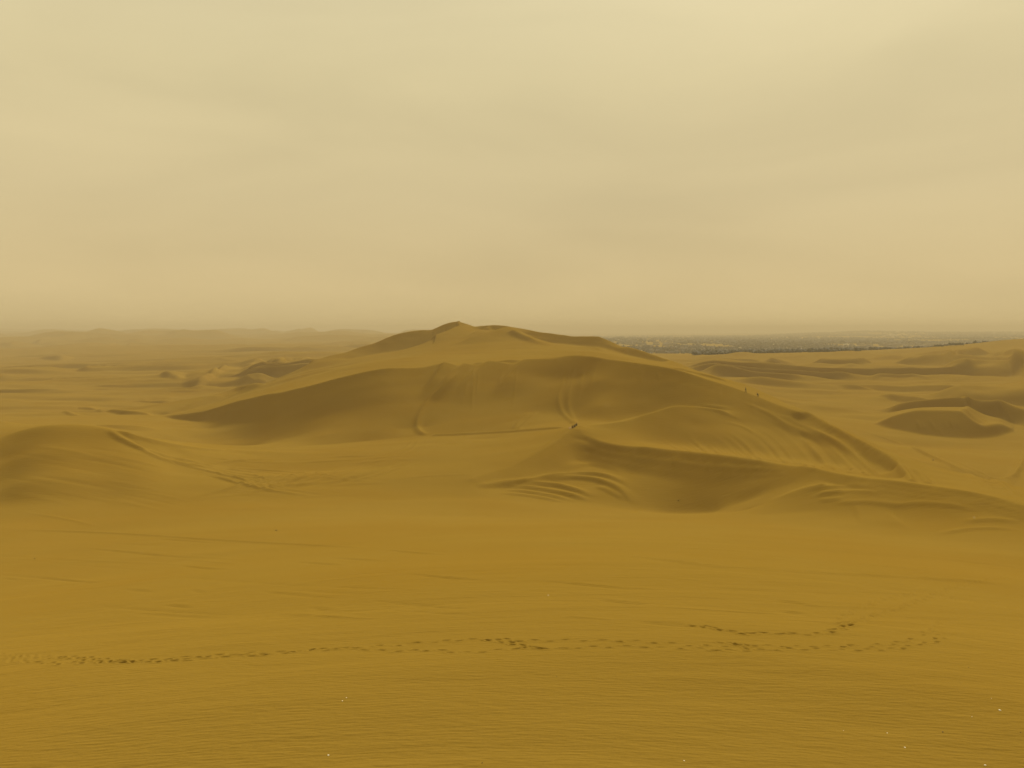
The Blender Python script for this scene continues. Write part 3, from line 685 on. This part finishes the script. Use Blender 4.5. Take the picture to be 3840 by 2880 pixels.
# ------------------------------------------------------------------ the ground mesh, carried right round behind the camera
def build_ground():
    nb = 44
    thb = np.linspace(math.pi/2, math.pi*1.5, nb + 2)[1:-1]
    f = ((thb - math.pi/2) / math.pi)[None, :]; f = f*f*(3-2*f)
    zb = Z[:, -1:] * (1 - f) + Z[:, :1] * f
    rb = rr[:, None]
    zb = zb + np.sin(np.pi*f) * (np.interp(rb, [1, 6, 20, 60, 200, 1000, 17000], [0, 1.0, 4.0, 10, 6, 0, 0]))
    Xb = rb*np.sin(thb)[None, :]; Yb = rb*np.cos(thb)[None, :]
    XX = np.hstack([X, Xb]); YY = np.hstack([Y, Yb]); ZZ = np.hstack([Z, zb])
    nt_ = XX.shape[1]
    co = np.stack([XX, YY, ZZ], -1).reshape(-1, 3)
    co = np.vstack([co, [[0, 0, -1.62]]]).astype(np.float32)
    i = np.arange(NR-1)[:, None]*nt_; j = np.arange(nt_)[None, :]; jn = (j+1) % nt_
    quads = np.stack([i+j, i+jn, i+nt_+jn, i+nt_+j], -1).reshape(-1, 4)[:, ::-1]
    c = len(co)-1
    tris = np.stack([np.full(nt_, c), (np.arange(nt_)+1) % nt_, np.arange(nt_)], -1)[:, ::-1]
    me = bpy.data.meshes.new('desert_ground')
    me.vertices.add(len(co)); me.vertices.foreach_set('co', co.ravel())
    nl = quads.size + tris.size
    me.loops.add(nl); me.loops.foreach_set('vertex_index', np.concatenate([quads.ravel(), tris.ravel()]).astype(np.int32))
    nf = len(quads)+len(tris); me.polygons.add(nf)
    ls = np.concatenate([np.arange(len(quads))*4, len(quads)*4+np.arange(len(tris))*3]).astype(np.int32)
    me.polygons.foreach_set('loop_start', ls)
    me.update(calc_edges=True); me.shade_smooth()
    rip = me.attributes.new('ripple', 'FLOAT', 'POINT')
    R_ = np.hypot(co[:, 0], co[:, 1])
    rip.data.foreach_set('value', (0.6*(1 - np.clip((R_-22)/60, 0, 1)) + 0.1).astype(np.float32))
    co_ = me.attributes.new('near_tone', 'FLOAT', 'POINT')
    co_.data.foreach_set('value', (1 - np.clip((R_-20)/22, 0, 1)).astype(np.float32))  # tone mask: full near the camera, fading out with distance
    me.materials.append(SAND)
    o = bpy.data.objects.new('desert_ground', me); COL.objects.link(o); o['kind'] = 'structure'
    return o
ground = build_ground()
print('ground', time.time() - T0, NR, NT)


# ------------------------------------------------------------------ helpers for things
def tag(o, label, cat, group=None, kind=None):
    o['label'] = label; o['category'] = cat
    if group: o['group'] = group
    if kind: o['kind'] = kind
    return o
def empty(name, loc, rz=0.0):
    o = bpy.data.objects.new(name, None); COL.objects.link(o); o.location = loc; o.rotation_euler = (0, 0, rz); return o
def mesh_obj(name, verts, faces, m_, parent=None, loc=(0, 0, 0), smooth=False):
    me = bpy.data.meshes.new(name); me.from_pydata([tuple(v) for v in verts], [], [tuple(f) for f in faces]); me.update()
    if smooth: me.shade_smooth()
    me.materials.append(m_)
    o = bpy.data.objects.new(name, me); COL.objects.link(o); o.location = loc
    if parent: o.parent = parent
    return o
def box_vf(x0, x1, y0, y1, z0, z1, off=0):
    v = [(x0,y0,z0),(x1,y0,z0),(x1,y1,z0),(x0,y1,z0),(x0,y0,z1),(x1,y0,z1),(x1,y1,z1),(x0,y1,z1)]
    f = [(0,3,2,1),(4,5,6,7),(0,1,5,4),(1,2,6,5),(2,3,7,6),(3,0,4,7)]
    return v, [tuple(i+off for i in q) for q in f]
def boxes(name, lst, m_, parent=None):
    V, F = [], []
    for b in lst:
        v, f = box_vf(*b, off=len(V)); V += v; F += f
    return mesh_obj(name, V, F, m_, parent)

M_SKIN = mat('skin', (0.30, 0.17, 0.10)); M_HAIR = mat('hair', (0.012, 0.009, 0.007)); M_BLACK = mat('black_cloth', (0.012, 0.011, 0.012)); M_NAVY = mat('dark_cloth', (0.02, 0.017, 0.018))
M_RED = mat('red_board', (0.30, 0.02, 0.01), .5); M_WINE = mat('wine_cloth', (0.10, 0.02, 0.015)); M_GREY = mat('grey_cloth', (0.07, 0.06, 0.05))
M_SCRAP = mat('white_scrap', (0.80, 0.74, 0.58), .8, .2, (30, .1)); M_STONE = mat('dark_stone', (0.035, 0.028, 0.02), .9, .2, (20, .3))
M_LEAF = mat('dry_foliage', (0.050, 0.048, 0.022), .9, .1, (0.6, .35)); M_LEAF2 = mat('far_foliage', (0.034, 0.029, 0.012), .9, .1, (0.02, .4)); M_BARK = mat('bark', (0.10, 0.075, 0.05))
M_WALL = mat('pale_plaster', (0.60, 0.54, 0.42), .9, .1, (0.3, .08)); M_WALL2 = mat('mud_plaster', (0.13, 0.10, 0.06), .9, .1, (0.05, .35)); M_ROOF = mat('flat_roof', (0.40, 0.36, 0.28)); M_GLASS = mat('window_glass', (0.03, 0.03, 0.03), .2, .5)

# ------------------------------------------------------------------ people
def person_mesh(joints, bones, rad, name):
    "joints: dict name -> (x,y,z); bones: pairs; one skinned continuous mesh, root at the pelvis"
    me = bpy.data.meshes.new(name + '_skeleton'); ks = list(joints)
    me.from_pydata([joints[k] for k in ks], [(ks.index(a), ks.index(b)) for a, b in bones], []); me.update()
    o = bpy.data.objects.new('person_body', me); COL.objects.link(o)
    md = o.modifiers.new('skin', 'SKIN'); md.use_smooth_shade = True
    for i, k in enumerate(ks):
        r = rad[k]; me.skin_vertices[0].data[i].radius = (r if not isinstance(r, tuple) else r[0], r if not isinstance(r, tuple) else r[1])
        me.skin_vertices[0].data[i].use_root = (k == 'pelvis')
    sb = o.modifiers.new('subsurf', 'SUBSURF'); sb.levels = 1; sb.render_levels = 1
    dg = bpy.context.evaluated_depsgraph_get(); em = bpy.data.meshes.new_from_object(o.evaluated_get(dg))
    bpy.data.objects.remove(o); bpy.data.meshes.remove(me)
    return em
BASE_BONES = [('pelvis','chest'),('chest','neck'),('neck','head0'),('head0','head1')]
for S_ in 'LR':
    BASE_BONES += [('pelvis','hip'+S_),('hip'+S_,'knee'+S_),('knee'+S_,'ankle'+S_),('ankle'+S_,'toe'+S_),
                   ('chest','sho'+S_),('sho'+S_,'elb'+S_),('elb'+S_,'wri'+S_),('wri'+S_,'palm'+S_)]
RAD = {'pelvis': .135, 'chest': (.165, .12), 'neck': .058, 'head0': .085, 'head1': .095}
for S_ in 'LR':
    RAD.update({'hip'+S_: .092, 'knee'+S_: .062, 'ankle'+S_: .043, 'toe'+S_: .04, 'sho'+S_: .062, 'elb'+S_: .045, 'wri'+S_: .03, 'palm'+S_: .036})
    for q in range(5):
        BASE_BONES += [('palm'+S_, 'f%d%s' % (q, S_)), ('f%d%s' % (q, S_), 'g%d%s' % (q, S_))]
        RAD['f%d%s' % (q, S_)] = .010; RAD['g%d%s' % (q, S_)] = .008
def fingers(J):
    for S_ in 'LR':
        p = Vector(J['palm'+S_]); w = Vector(J['wri'+S_]); d = (p - w).normalized(); side = d.cross(Vector((0, 0, 1)))
        side = side.normalized() if side.length > .1 else Vector((1, 0, 0)); curl = side.cross(d).normalized()
        for q in range(5):
            off = side * ((q-1.5)*.021) if q < 4 else side * -.05
            ln = (.065, .075, .07, .055, .045)[q]
            a = p + off + d*(ln if q < 4 else .01) + curl*.004; b = a + d*ln*.5 + curl*.022
            J['f%d%s' % (q, S_)] = tuple(a); J['g%d%s' % (q, S_)] = tuple(b)
    return J
def make_person(J, loc, rz, label, top_m, leg_m, group, scale=1.0):
    J = fingers(dict(J)); em = person_mesh(J, BASE_BONES, RAD, 'person')
    em.materials.clear()
    for m_ in (top_m, leg_m, M_SKIN, M_BLACK): em.materials.append(m_)
    hd = Vector(J['head1']); 
    for p in em.polygons:
        c = p.center; best = min(J, key=lambda k: (Vector(J[k]) - c).length)
        p.material_index = 2 if best[:4] in ('head', 'palm') or best[0] in 'fg' or best == 'neck' else 3 if best[:3] in ('toe', 'ank') else 1 if best[:3] in ('hip', 'kne') or best == 'pelvis' else 0
    root = empty('person', loc, rz); root.scale = (scale,)*3
    tag(root, label, 'person', group)
    o = bpy.data.objects.new('body', em); COL.objects.link(o); o.parent = root
    # hair, nose, ears
    bm = bmesh.new(); bmesh.ops.create_icosphere(bm, subdivisions=2, radius=.112)
    for v in bm.verts:
        v.co.y *= 1.08; v.co.z *= .95
    bmesh.ops.delete(bm, geom=[v for v in bm.verts if v.co.z < -.045 or (v.co.y > .045 and v.co.z < .035)], context='VERTS')
    me = bpy.data.meshes.new('hair'); bm.to_mesh(me); bm.free(); me.materials.append(M_HAIR)
    h = bpy.data.objects.new('hair', me); COL.objects.link(h); h.parent = root; h.location = hd + Vector((0, -.008, .022))
    bm = bmesh.new(); bmesh.ops.create_icosphere(bm, subdivisions=1, radius=.02)
    for v in bm.verts: v.co.z *= 1.4
    me = bpy.data.meshes.new('nose'); bm.to_mesh(me); bm.free(); me.materials.append(M_SKIN)
    h = bpy.data.objects.new('nose', me); COL.objects.link(h); h.parent = root; h.location = hd + Vector((0, .10, -.02))
    return root
def pose_stand(step=.28, lean=.08):
    J = {'pelvis': (0, 0, .93), 'chest': (0, lean, 1.30), 'neck': (0, lean*1.3, 1.47), 'head0': (0, lean*1.4+.01, 1.55), 'head1': (0, lean*1.5+.02, 1.64)}
    for S_, sx, st in (('L', -1, 1), ('R', 1, -1)):
        J['hip'+S_] = (.09*sx, .01, .88); J['knee'+S_] = (.10*sx, st*step*.45+.05, .49); J['ankle'+S_] = (.10*sx, st*step, .07+(.05 if st < 0 else 0)); J['toe'+S_] = (.11*sx, st*step+.14, .04)
        J['sho'+S_] = (.19*sx, lean*1.15, 1.41); J['elb'+S_] = (.25*sx, -st*.10+lean, 1.14); J['wri'+S_] = (.24*sx, -st*.14+.12, .92); J['palm'+S_] = (.24*sx, -st*.14+.16, .85)
    return J
def pose_sit(lean=-.05, arms='knees'):
    J = {'pelvis': (0, 0, .12), 'chest': (0, lean, .50), 'neck': (0, lean+.02, .68), 'head0': (0, lean+.04, .76), 'head1': (0, lean+.06, .85)}
    for S_, sx in (('L', -1), ('R', 1)):
        J['hip'+S_] = (.10*sx, .05, .11); J['knee'+S_] = (.14*sx, .42, .40); J['ankle'+S_] = (.13*sx, .70, .06); J['toe'+S_] = (.14*sx, .86, .04)
        J['sho'+S_] = (.19*sx, lean, .61); J['elb'+S_] = (.26*sx, lean+.16, .38); J['wri'+S_] = (.18*sx, .34, .42); J['palm'+S_] = (.16*sx, .41, .44)
    return J
def pose_crouch():
    J = {'pelvis': (0, 0, .48), 'chest': (0, .24, .82), 'neck': (0, .36, .95), 'head0': (0, .42, 1.01), 'head1': (0, .47, 1.08)}
    for S_, sx, st in (('L', -1, 1), ('R', 1, -1)):
        J['hip'+S_] = (.10*sx, .02, .45); J['knee'+S_] = (.15*sx, .34+.05*st, .43); J['ankle'+S_] = (.13*sx, .05+.14*st, .07); J['toe'+S_] = (.13*sx, .20+.14*st, .04)
        J['sho'+S_] = (.19*sx, .30, .90); J['elb'+S_] = (.27*sx, .36, .66); J['wri'+S_] = (.20*sx, .52, .58); J['palm'+S_] = (.19*sx, .57, .54)
    return J
def crest_point(u, v, rmin=100, dy=0.0):
    "ground point seen at (u, v); when the ray just misses the crest, a little lower"
    for k in range(40):
        p = cast(u, v + k*0.5, rmin=rmin)
        if p is not None and p[1] < 340: break
    x, y = p[0], p[1] + dy
    return (x, y, ground_z(x, y))
SEAT = 'people sitting on the near dune crest'
WALK = 'people on the far ridge of the main dune'
BIG = 1.12
g = crest_point(2146, 1605); gz = g
make_person(pose_sit(.02), (g[0], g[1], g[2]-.03), math.radians(-150), 'person in wine red trousers sitting lowest of the three on the crest', M_NAVY, M_WINE, SEAT)
g = crest_point(2154, 1602)
make_person(pose_sit(-.10), (g[0], g[1], g[2]-.03), math.radians(-165), 'person in all black sitting in the middle of the crest group', M_BLACK, M_BLACK, SEAT)
g = crest_point(2163, 1597)
make_person(pose_sit(.05), (g[0], g[1], g[2]-.02), math.radians(120), 'person in bulky dark jacket sitting highest at the tip of the crest', M_NAVY, M_BLACK, SEAT, 1.12)
g = crest_point(2797, 1473)
make_person(pose_stand(), (g[0], g[1], g[2]-.03), math.radians(70), 'person in dark clothes walking upright along the ridge, farther up the slope', M_BLACK, M_BLACK, WALK, BIG)
g = crest_point(2844, 1487)
make_person(pose_crouch(), (g[0], g[1], g[2]-.03), math.radians(60), 'person in dark clothes stooping on the ridge below the upright walker', M_BLACK, M_NAVY, WALK, BIG)
def sandboard(loc, rz, label, tilt):
    n = 14; V = []
    for zz in (0, .018):
        for k in range(n):
            a = 2*math.pi*k/n; x = .14*math.copysign(abs(math.cos(a))**.7, math.cos(a)); y = .55*math.copysign(abs(math.sin(a))**.9, math.sin(a))
            V.append((x, y, zz + .10*max(0, abs(y)-.38)))
    F = [tuple(range(n))[::-1], tuple(range(n, 2*n))] + [(k, (k+1) % n, n+(k+1) % n, n+k) for k in range(n)]
    root = empty('sandboard', loc, rz); root.rotation_euler = (tilt, 0, rz); tag(root, label, 'sandboard')
    mesh_obj('deck', V, F, M_RED, root)
    boxes('binding', [(-.09, .09, -.20, -.12, .02, .045)], M_BLACK, root); boxes('binding', [(-.09, .09, .12, .20, .02, .045)], M_BLACK, root)
sandboard((gz[0]-.55, gz[1]-.6, ground_z(gz[0]-.55, gz[1]-.6)+.05), math.radians(50), 'red sandboard lying by the feet of the lowest sitting person', .25)

# ------------------------------------------------------------------ scraps and stones on the sand
def flake(name, u, v, w, label, cat, m_, group, h=None, stone=False):
    p = cast(u, v, rmin=12)
    if p is None: return
    r = random.Random(int(u*7+v)); bm = bmesh.new(); bmesh.ops.create_icosphere(bm, subdivisions=1 if not stone else 2, radius=1)
    w *= .55 if (stone and w > .2) else .72
    hh = (h or w*.45)
    for q in bm.verts:
        k = 1 + r.uniform(-.28, .28); q.co = Vector((q.co.x*w/2*k, q.co.y*w*.36*k, q.co.z*hh/2*k + (0.25*hh*abs(q.co.x))))
    me = bpy.data.meshes.new(name); bm.to_mesh(me); bm.free(); me.materials.append(m_)
    o = bpy.data.objects.new(name, me); COL.objects.link(o); o.location = (p[0], p[1], ground_z(p[0], p[1]) + hh*.3); o.rotation_euler = (r.uniform(-.2, .2), r.uniform(-.2, .2), r.uniform(-.5, .5))
    tag(o, label, cat, group)
SC = 'pale shell scraps lying on the foreground sand'
for u, v, w, lab in ((1232,2834,.10,'largest white shell scrap, alone near the bottom edge left of centre'), (1284,2629,.065,'lower of two small white scraps lying close together left of centre'),
                     (1299,2617,.06,'upper of two small pale scraps lying close together left of centre'), (2566,2854,.06,'small white scrap alone at the bottom edge right of centre'),
                     (3163,2740,.04,'tiny pale speck, leftmost of the scraps scattered bottom right'), (3327,2749,.06,'pale oval scrap left of the dark stone, bottom right'),
                     (3393,2804,.085,'pale rounded scrap below the others, bottom right'), (3644,2688,.055,'bright white dot-like scrap right of the dark stone'),
                     (3750,2665,.12,'curved pale scrap, topmost and widest near the right edge'), (3694,2871,.11,'long thin white sliver at the very bottom near the right corner'),
                     (3717,2619,.045,'faint tan speck above the curved pale scrap near the right edge'), (2056,2233,.12,'small pale speck on the slope above the footprint trail, centre'),
                     (532,2071,.16,'tiny pale speck far out on the left of the foreground slope'), (3654,1942,.35,'tiny white speck on the dune shoulder at the right')):
    flake('shell_scrap', u, v, w, lab, 'shell scrap', M_SCRAP, SC, stone=False)
ST = 'small dark stones on the sand'
for u, v, w, lab in ((3535,2746,.07,'small dark stone among the pale scraps, bottom right'), (3827,2747,.05,'small dark pebble at the right edge near the bottom'), (3632,2503,.05,'tiny dark pebble right of the footprint trail end'),
                     (2088,2537,.05,'tiny dark pebble just below the footprint trail, right of centre'), (1808,2862,.05,'tiny dark pebble at the bottom edge, centre'), (130,2095,.30,'dark stone far left above the footprint trail'),
                     (1036,1990,.5,'dark speck of stone on the flat sand left of centre'), (2544,1878,.7,'dark stone at the bottom of the sand bowl'), (3499,1726,.9,'dark stone alone on the tracked plain at the right')):
    flake('stone', u, v, w, lab, 'stone', M_STONE, ST, stone=True)

# ------------------------------------------------------------------ hedge and trees on the crest at the right edge
def leafy(cx, cy, cz, rx, ry, rz_, n, size, r):
    V, F = [], []
    for _ in range(n):
        while True:
            p = Vector((r.uniform(-1, 1), r.uniform(-1, 1), r.uniform(-1, 1)))
            if .25 < p.length < 1: break
        k = .75 + .35*math.sin(p.x*5+cx)*math.cos(p.z*4+cy)
        c = Vector((cx+p.x*rx*k, cy+p.y*ry*k, cz+p.z*rz_*k)); a = Vector((r.gauss(0,1), r.gauss(0,1), r.gauss(0,1))).normalized(); b = a.orthogonal().normalized(); s_ = size*r.uniform(.5, 1.3)
        o = len(V); V += [c+a*s_, c+b*s_*.7, c-a*s_, c-b*s_*.7]; F.append((o, o+1, o+2, o+3))
    return V, F
def tree(u, v, w, h, label, kind='tree', rmin=700, group=None, name='tree'):
    p = cast(u, v, rmin=rmin) 
    k = 0
    while p is None and k < 40: k += 1; p = cast(u, v + k, rmin=rmin)
    if p is None: return
    r = random.Random(int(u)); z = ground_z(p[0], p[1])
    root = empty(name, (p[0], p[1], z-.2)); tag(root, label, kind, group)
    th_ = h*.35; n = 7; V, F = [], []
    for k, (zz, rr_) in enumerate(((0, .22), (th_*.5, .17), (th_*1.4, .10))):
        V += [(rr_*math.cos(2*math.pi*i/n)+.1*k, rr_*math.sin(2*math.pi*i/n), zz) for i in range(n)]
    F = [(k*n+i, k*n+(i+1) % n, (k+1)*n+(i+1) % n, (k+1)*n+i) for k in range(2) for i in range(n)]
    mesh_obj('trunk', V, F, M_BARK, root)
    V, F = [], []
    m_ = max(2, int(w/2.2))
    for i in range(m_):
        cx = (-.5+(i+.5)/m_)*w*.85 if m_ > 1 else 0
        v_, f_ = leafy(cx, r.uniform(-.6, .6), h*r.uniform(.5, .62), max(w/m_*.75, 1.2), 1.6, h*.45*r.uniform(.8, 1.1), 150, .42, r)
        F += [tuple(q+len(V) for q in f) for f in f_]; V += v_
    mesh_obj('crown', V, F, M_LEAF, root)
for u, v, w, h, lab in ((3520,1301,14,3.2,'low dark hedge clump, left end of the dark row on the dune crest'), (3585,1297,22,4.2,'long dark hedge row on the dune crest below the long white building'),
                        (3676,1280,8,4.0,'squarish dark shrub clump on the crest, right of the cream building'), (3708,1278,4.5,3.2,'small dark shrub between two larger ones on the crest near the right edge'),
                        (3730,1276,5.5,3.0,'low dark shrub just right of the smallest crest shrub'), (3759,1272,8,4.2,'rounded olive shrub on the crest close to the right edge'),
                        (3798,1270,10,4.0,'broad olive shrub on the crest, second from the right edge'), (3830,1269,8,5.5,'tallest dark shrub on the crest at the right edge'),
                        (3210,1316,3,4.5,'lone dark tree behind the middle of the far dune crest')):
    tree(u, v, w, h, lab, 'shrub' if h < 4.4 else 'tree', group='dark shrubs on the far dune crest', name='shrub' if h < 4.4 else 'tree')

# ------------------------------------------------------------------ pale buildings out on the plain
def building(u, D, w, d, h, label, rz=0.0, floors=1):
    t, _ = ray(u, 1280); x, y = t*D, D; z = ground_z(x, y)
    root = empty('building', (x, y, z-.5), rz); tag(root, label, 'building')
    boxes('wall', [(-w/2, w/2, -d/2, d/2, 0, h)], M_WALL, root)
    rf = boxes('roof', [(-w/2-.3, w/2+.3, -d/2-.3, d/2+.3, h+.003, h+.35)], M_ROOF, root)
    boxes('parapet', [(-w/2-.3, w/2+.3, -d/2-.31, -d/2-.05, h+.353, h+.9)], M_WALL, rf)
    n = max(2, int(w/5)); fh = h/floors
    for k in range(floors):
        for i in range(n):
            xx = -w/2+(i+.5)*w/n
            boxes('window', [(xx-.6, xx+.6, -d/2-.05, -d/2+.1, k*fh+fh*.4, k*fh+fh*.75)], M_GLASS, root)
    boxes('door', [(-w/2+.6, -w/2+1.7, -d/2-.06, -d/2+.1, .5, 2.6)], M_GLASS, root)
building(3350, 4300, 34, 20, 15, 'tallest pale building standing alone far out on the hazy plain', .1, 4)
building(3322, 4350, 28, 18, 7, 'low pale annex left of the tallest far building', .1, 2)
building(3586, 1900, 26, 14, 5, 'long low white building above the dark hedge row at the right', -.1, 1)
building(3650, 1750, 14, 12, 6, 'cream block building just right of the long white one', .2, 2)
building(2776, 1650, 5, 5, 8, 'narrow pale tower-like house behind the rounded dune crest', 0, 2)
building(2900, 2150, 26, 10, 4.5, 'long pale shed among the trees, centre of the town strip', .1, 1)
building(3075, 1750, 22, 10, 4, 'low pale shed behind the smooth dune crest, right of the trees', -.1, 1)
building(3110, 1800, 12, 9, 4.5, 'small pale house next to the low shed behind the crest', .1, 1)
building(3482, 1850, 16, 9, 4, 'small white house left of the dark hedge row', 0, 1)

# ------------------------------------------------------------------ the rest of the town and its trees read as one mass
def town():
    r = np.random.default_rng(5)
    VB, FB, VT, FT = [], [], [], []
    def spot():
        D = math.exp(r.uniform(math.log(965), math.log(7400))); u = r.uniform(2220, 4050); t = (u-1920)/F_PX
        return t*D, D, u
    nz = lambda x, y: float(vnoise(np.array([[x/260.]]), np.array([[y/520.]]), 91)[0, 0] + .5*vnoise(np.array([[x/90.]]), np.array([[y/200.]]), 92)[0, 0])
    n = 0
    while n < 10500:
        x, y, u = spot()
        near = y < 2300
        q = nz(x, y)
        if q < (-.05 if near else -.12): continue
        if u < 2600 and (r.random() < .55 or y < 1400): continue
        if y < 1450 and q < .20: continue
        n += 1
        z = ground_z(x, y); 
        for k in range(1 if near else 1):
            h = r.uniform(2.5, 5.5) if y < 1450 else r.uniform(4, 8.5) * (1 if near else 1.25); w = r.uniform(4, 11) * (1 if near else 1.9)
            # a clump: low faceted crown with uneven top
            o = len(VT); m_ = 7; a0 = r.uniform(0, 6)
            for lvl, (fz, fr) in enumerate(((.08, .75), (.45, 1.0), (.8, .65))):
                for i in range(m_):
                    a = a0+2*math.pi*i/m_; rr_ = w/2*fr*r.uniform(.65, 1.2)
                    VT.append((x+rr_*math.cos(a), y+rr_*math.sin(a), z+h*fz*r.uniform(.85, 1.2)))
            VT.append((x, y, z+h*r.uniform(.85, 1.15)))
            for lvl in range(2):
                for i in range(m_): FT.append((o+lvl*m_+i, o+lvl*m_+(i+1) % m_, o+(lvl+1)*m_+(i+1) % m_, o+(lvl+1)*m_+i))
            for i in range(m_): FT.append((o+2*m_+i, o+2*m_+(i+1) % m_, o+3*m_))
    n = 0
    while n < 1300:
        x, y, u = spot()
        if y < 1300 or nz(x+400, y) < -.1 or (u < 2500 and r.random() < .5): continue
        n += 1; w, d, h = r.uniform(7, 24), r.uniform(7, 16), r.uniform(2.8, 6.5); z = ground_z(x, y)
        v, f = box_vf(-w/2, w/2, -d/2, d/2, -.5, h, len(VB)); a = r.uniform(-.5, .5); ca, sa = math.cos(a), math.sin(a)
        VB += [(x+p*ca-q_*sa, y+p*sa+q_*ca, z+k) for p, q_, k in v]; FB += f
    tag(mesh_obj('distant_trees', VT, FT, M_LEAF2), 'dark scrub and trees scattered over the far town plain', 'trees', kind='stuff')
    o = mesh_obj('distant_houses', VB, FB, M_WALL2); o.data.materials.append(M_WALL)
    for i, p in enumerate(o.data.polygons): p.material_index = 1 if (i//6) % 40 == 0 else 0
    tag(o, 'small flat-roofed houses of the far town on the plain', 'houses', kind='stuff')
town()
print('things', time.time() - T0)

# ------------------------------------------------------------------ haze
def haze(density):
    me = bpy.data.meshes.new('haze'); bm = bmesh.new(); bmesh.ops.create_cube(bm, size=1)
    R = 17500.0; z0 = float(Z.min()) - 12; z1 = float(Z.max()) + 14
    for v in bm.verts:
        v.co.x *= 2*R; v.co.y *= 2*R; v.co.z = z0 if v.co.z < 0 else z1
    bm.to_mesh(me); bm.free()
    m_ = bpy.data.materials.new('haze'); m_.use_nodes = True; t_ = m_.node_tree; t_.nodes.clear()
    o_ = t_.nodes.new('ShaderNodeOutputMaterial'); v_ = t_.nodes.new('ShaderNodeVolumePrincipled')
    v_.inputs['Color'].default_value = (0.64, 0.53, 0.325, 1); v_.inputs['Density'].default_value = density; v_.inputs['Anisotropy'].default_value = 0.0
    t_.links.new(v_.outputs[0], o_.inputs['Volume'])
    me.materials.append(m_)
    o = bpy.data.objects.new('haze', me); COL.objects.link(o); o['kind'] = 'stuff'
haze(0.00031)
print('done', time.time() - T0)
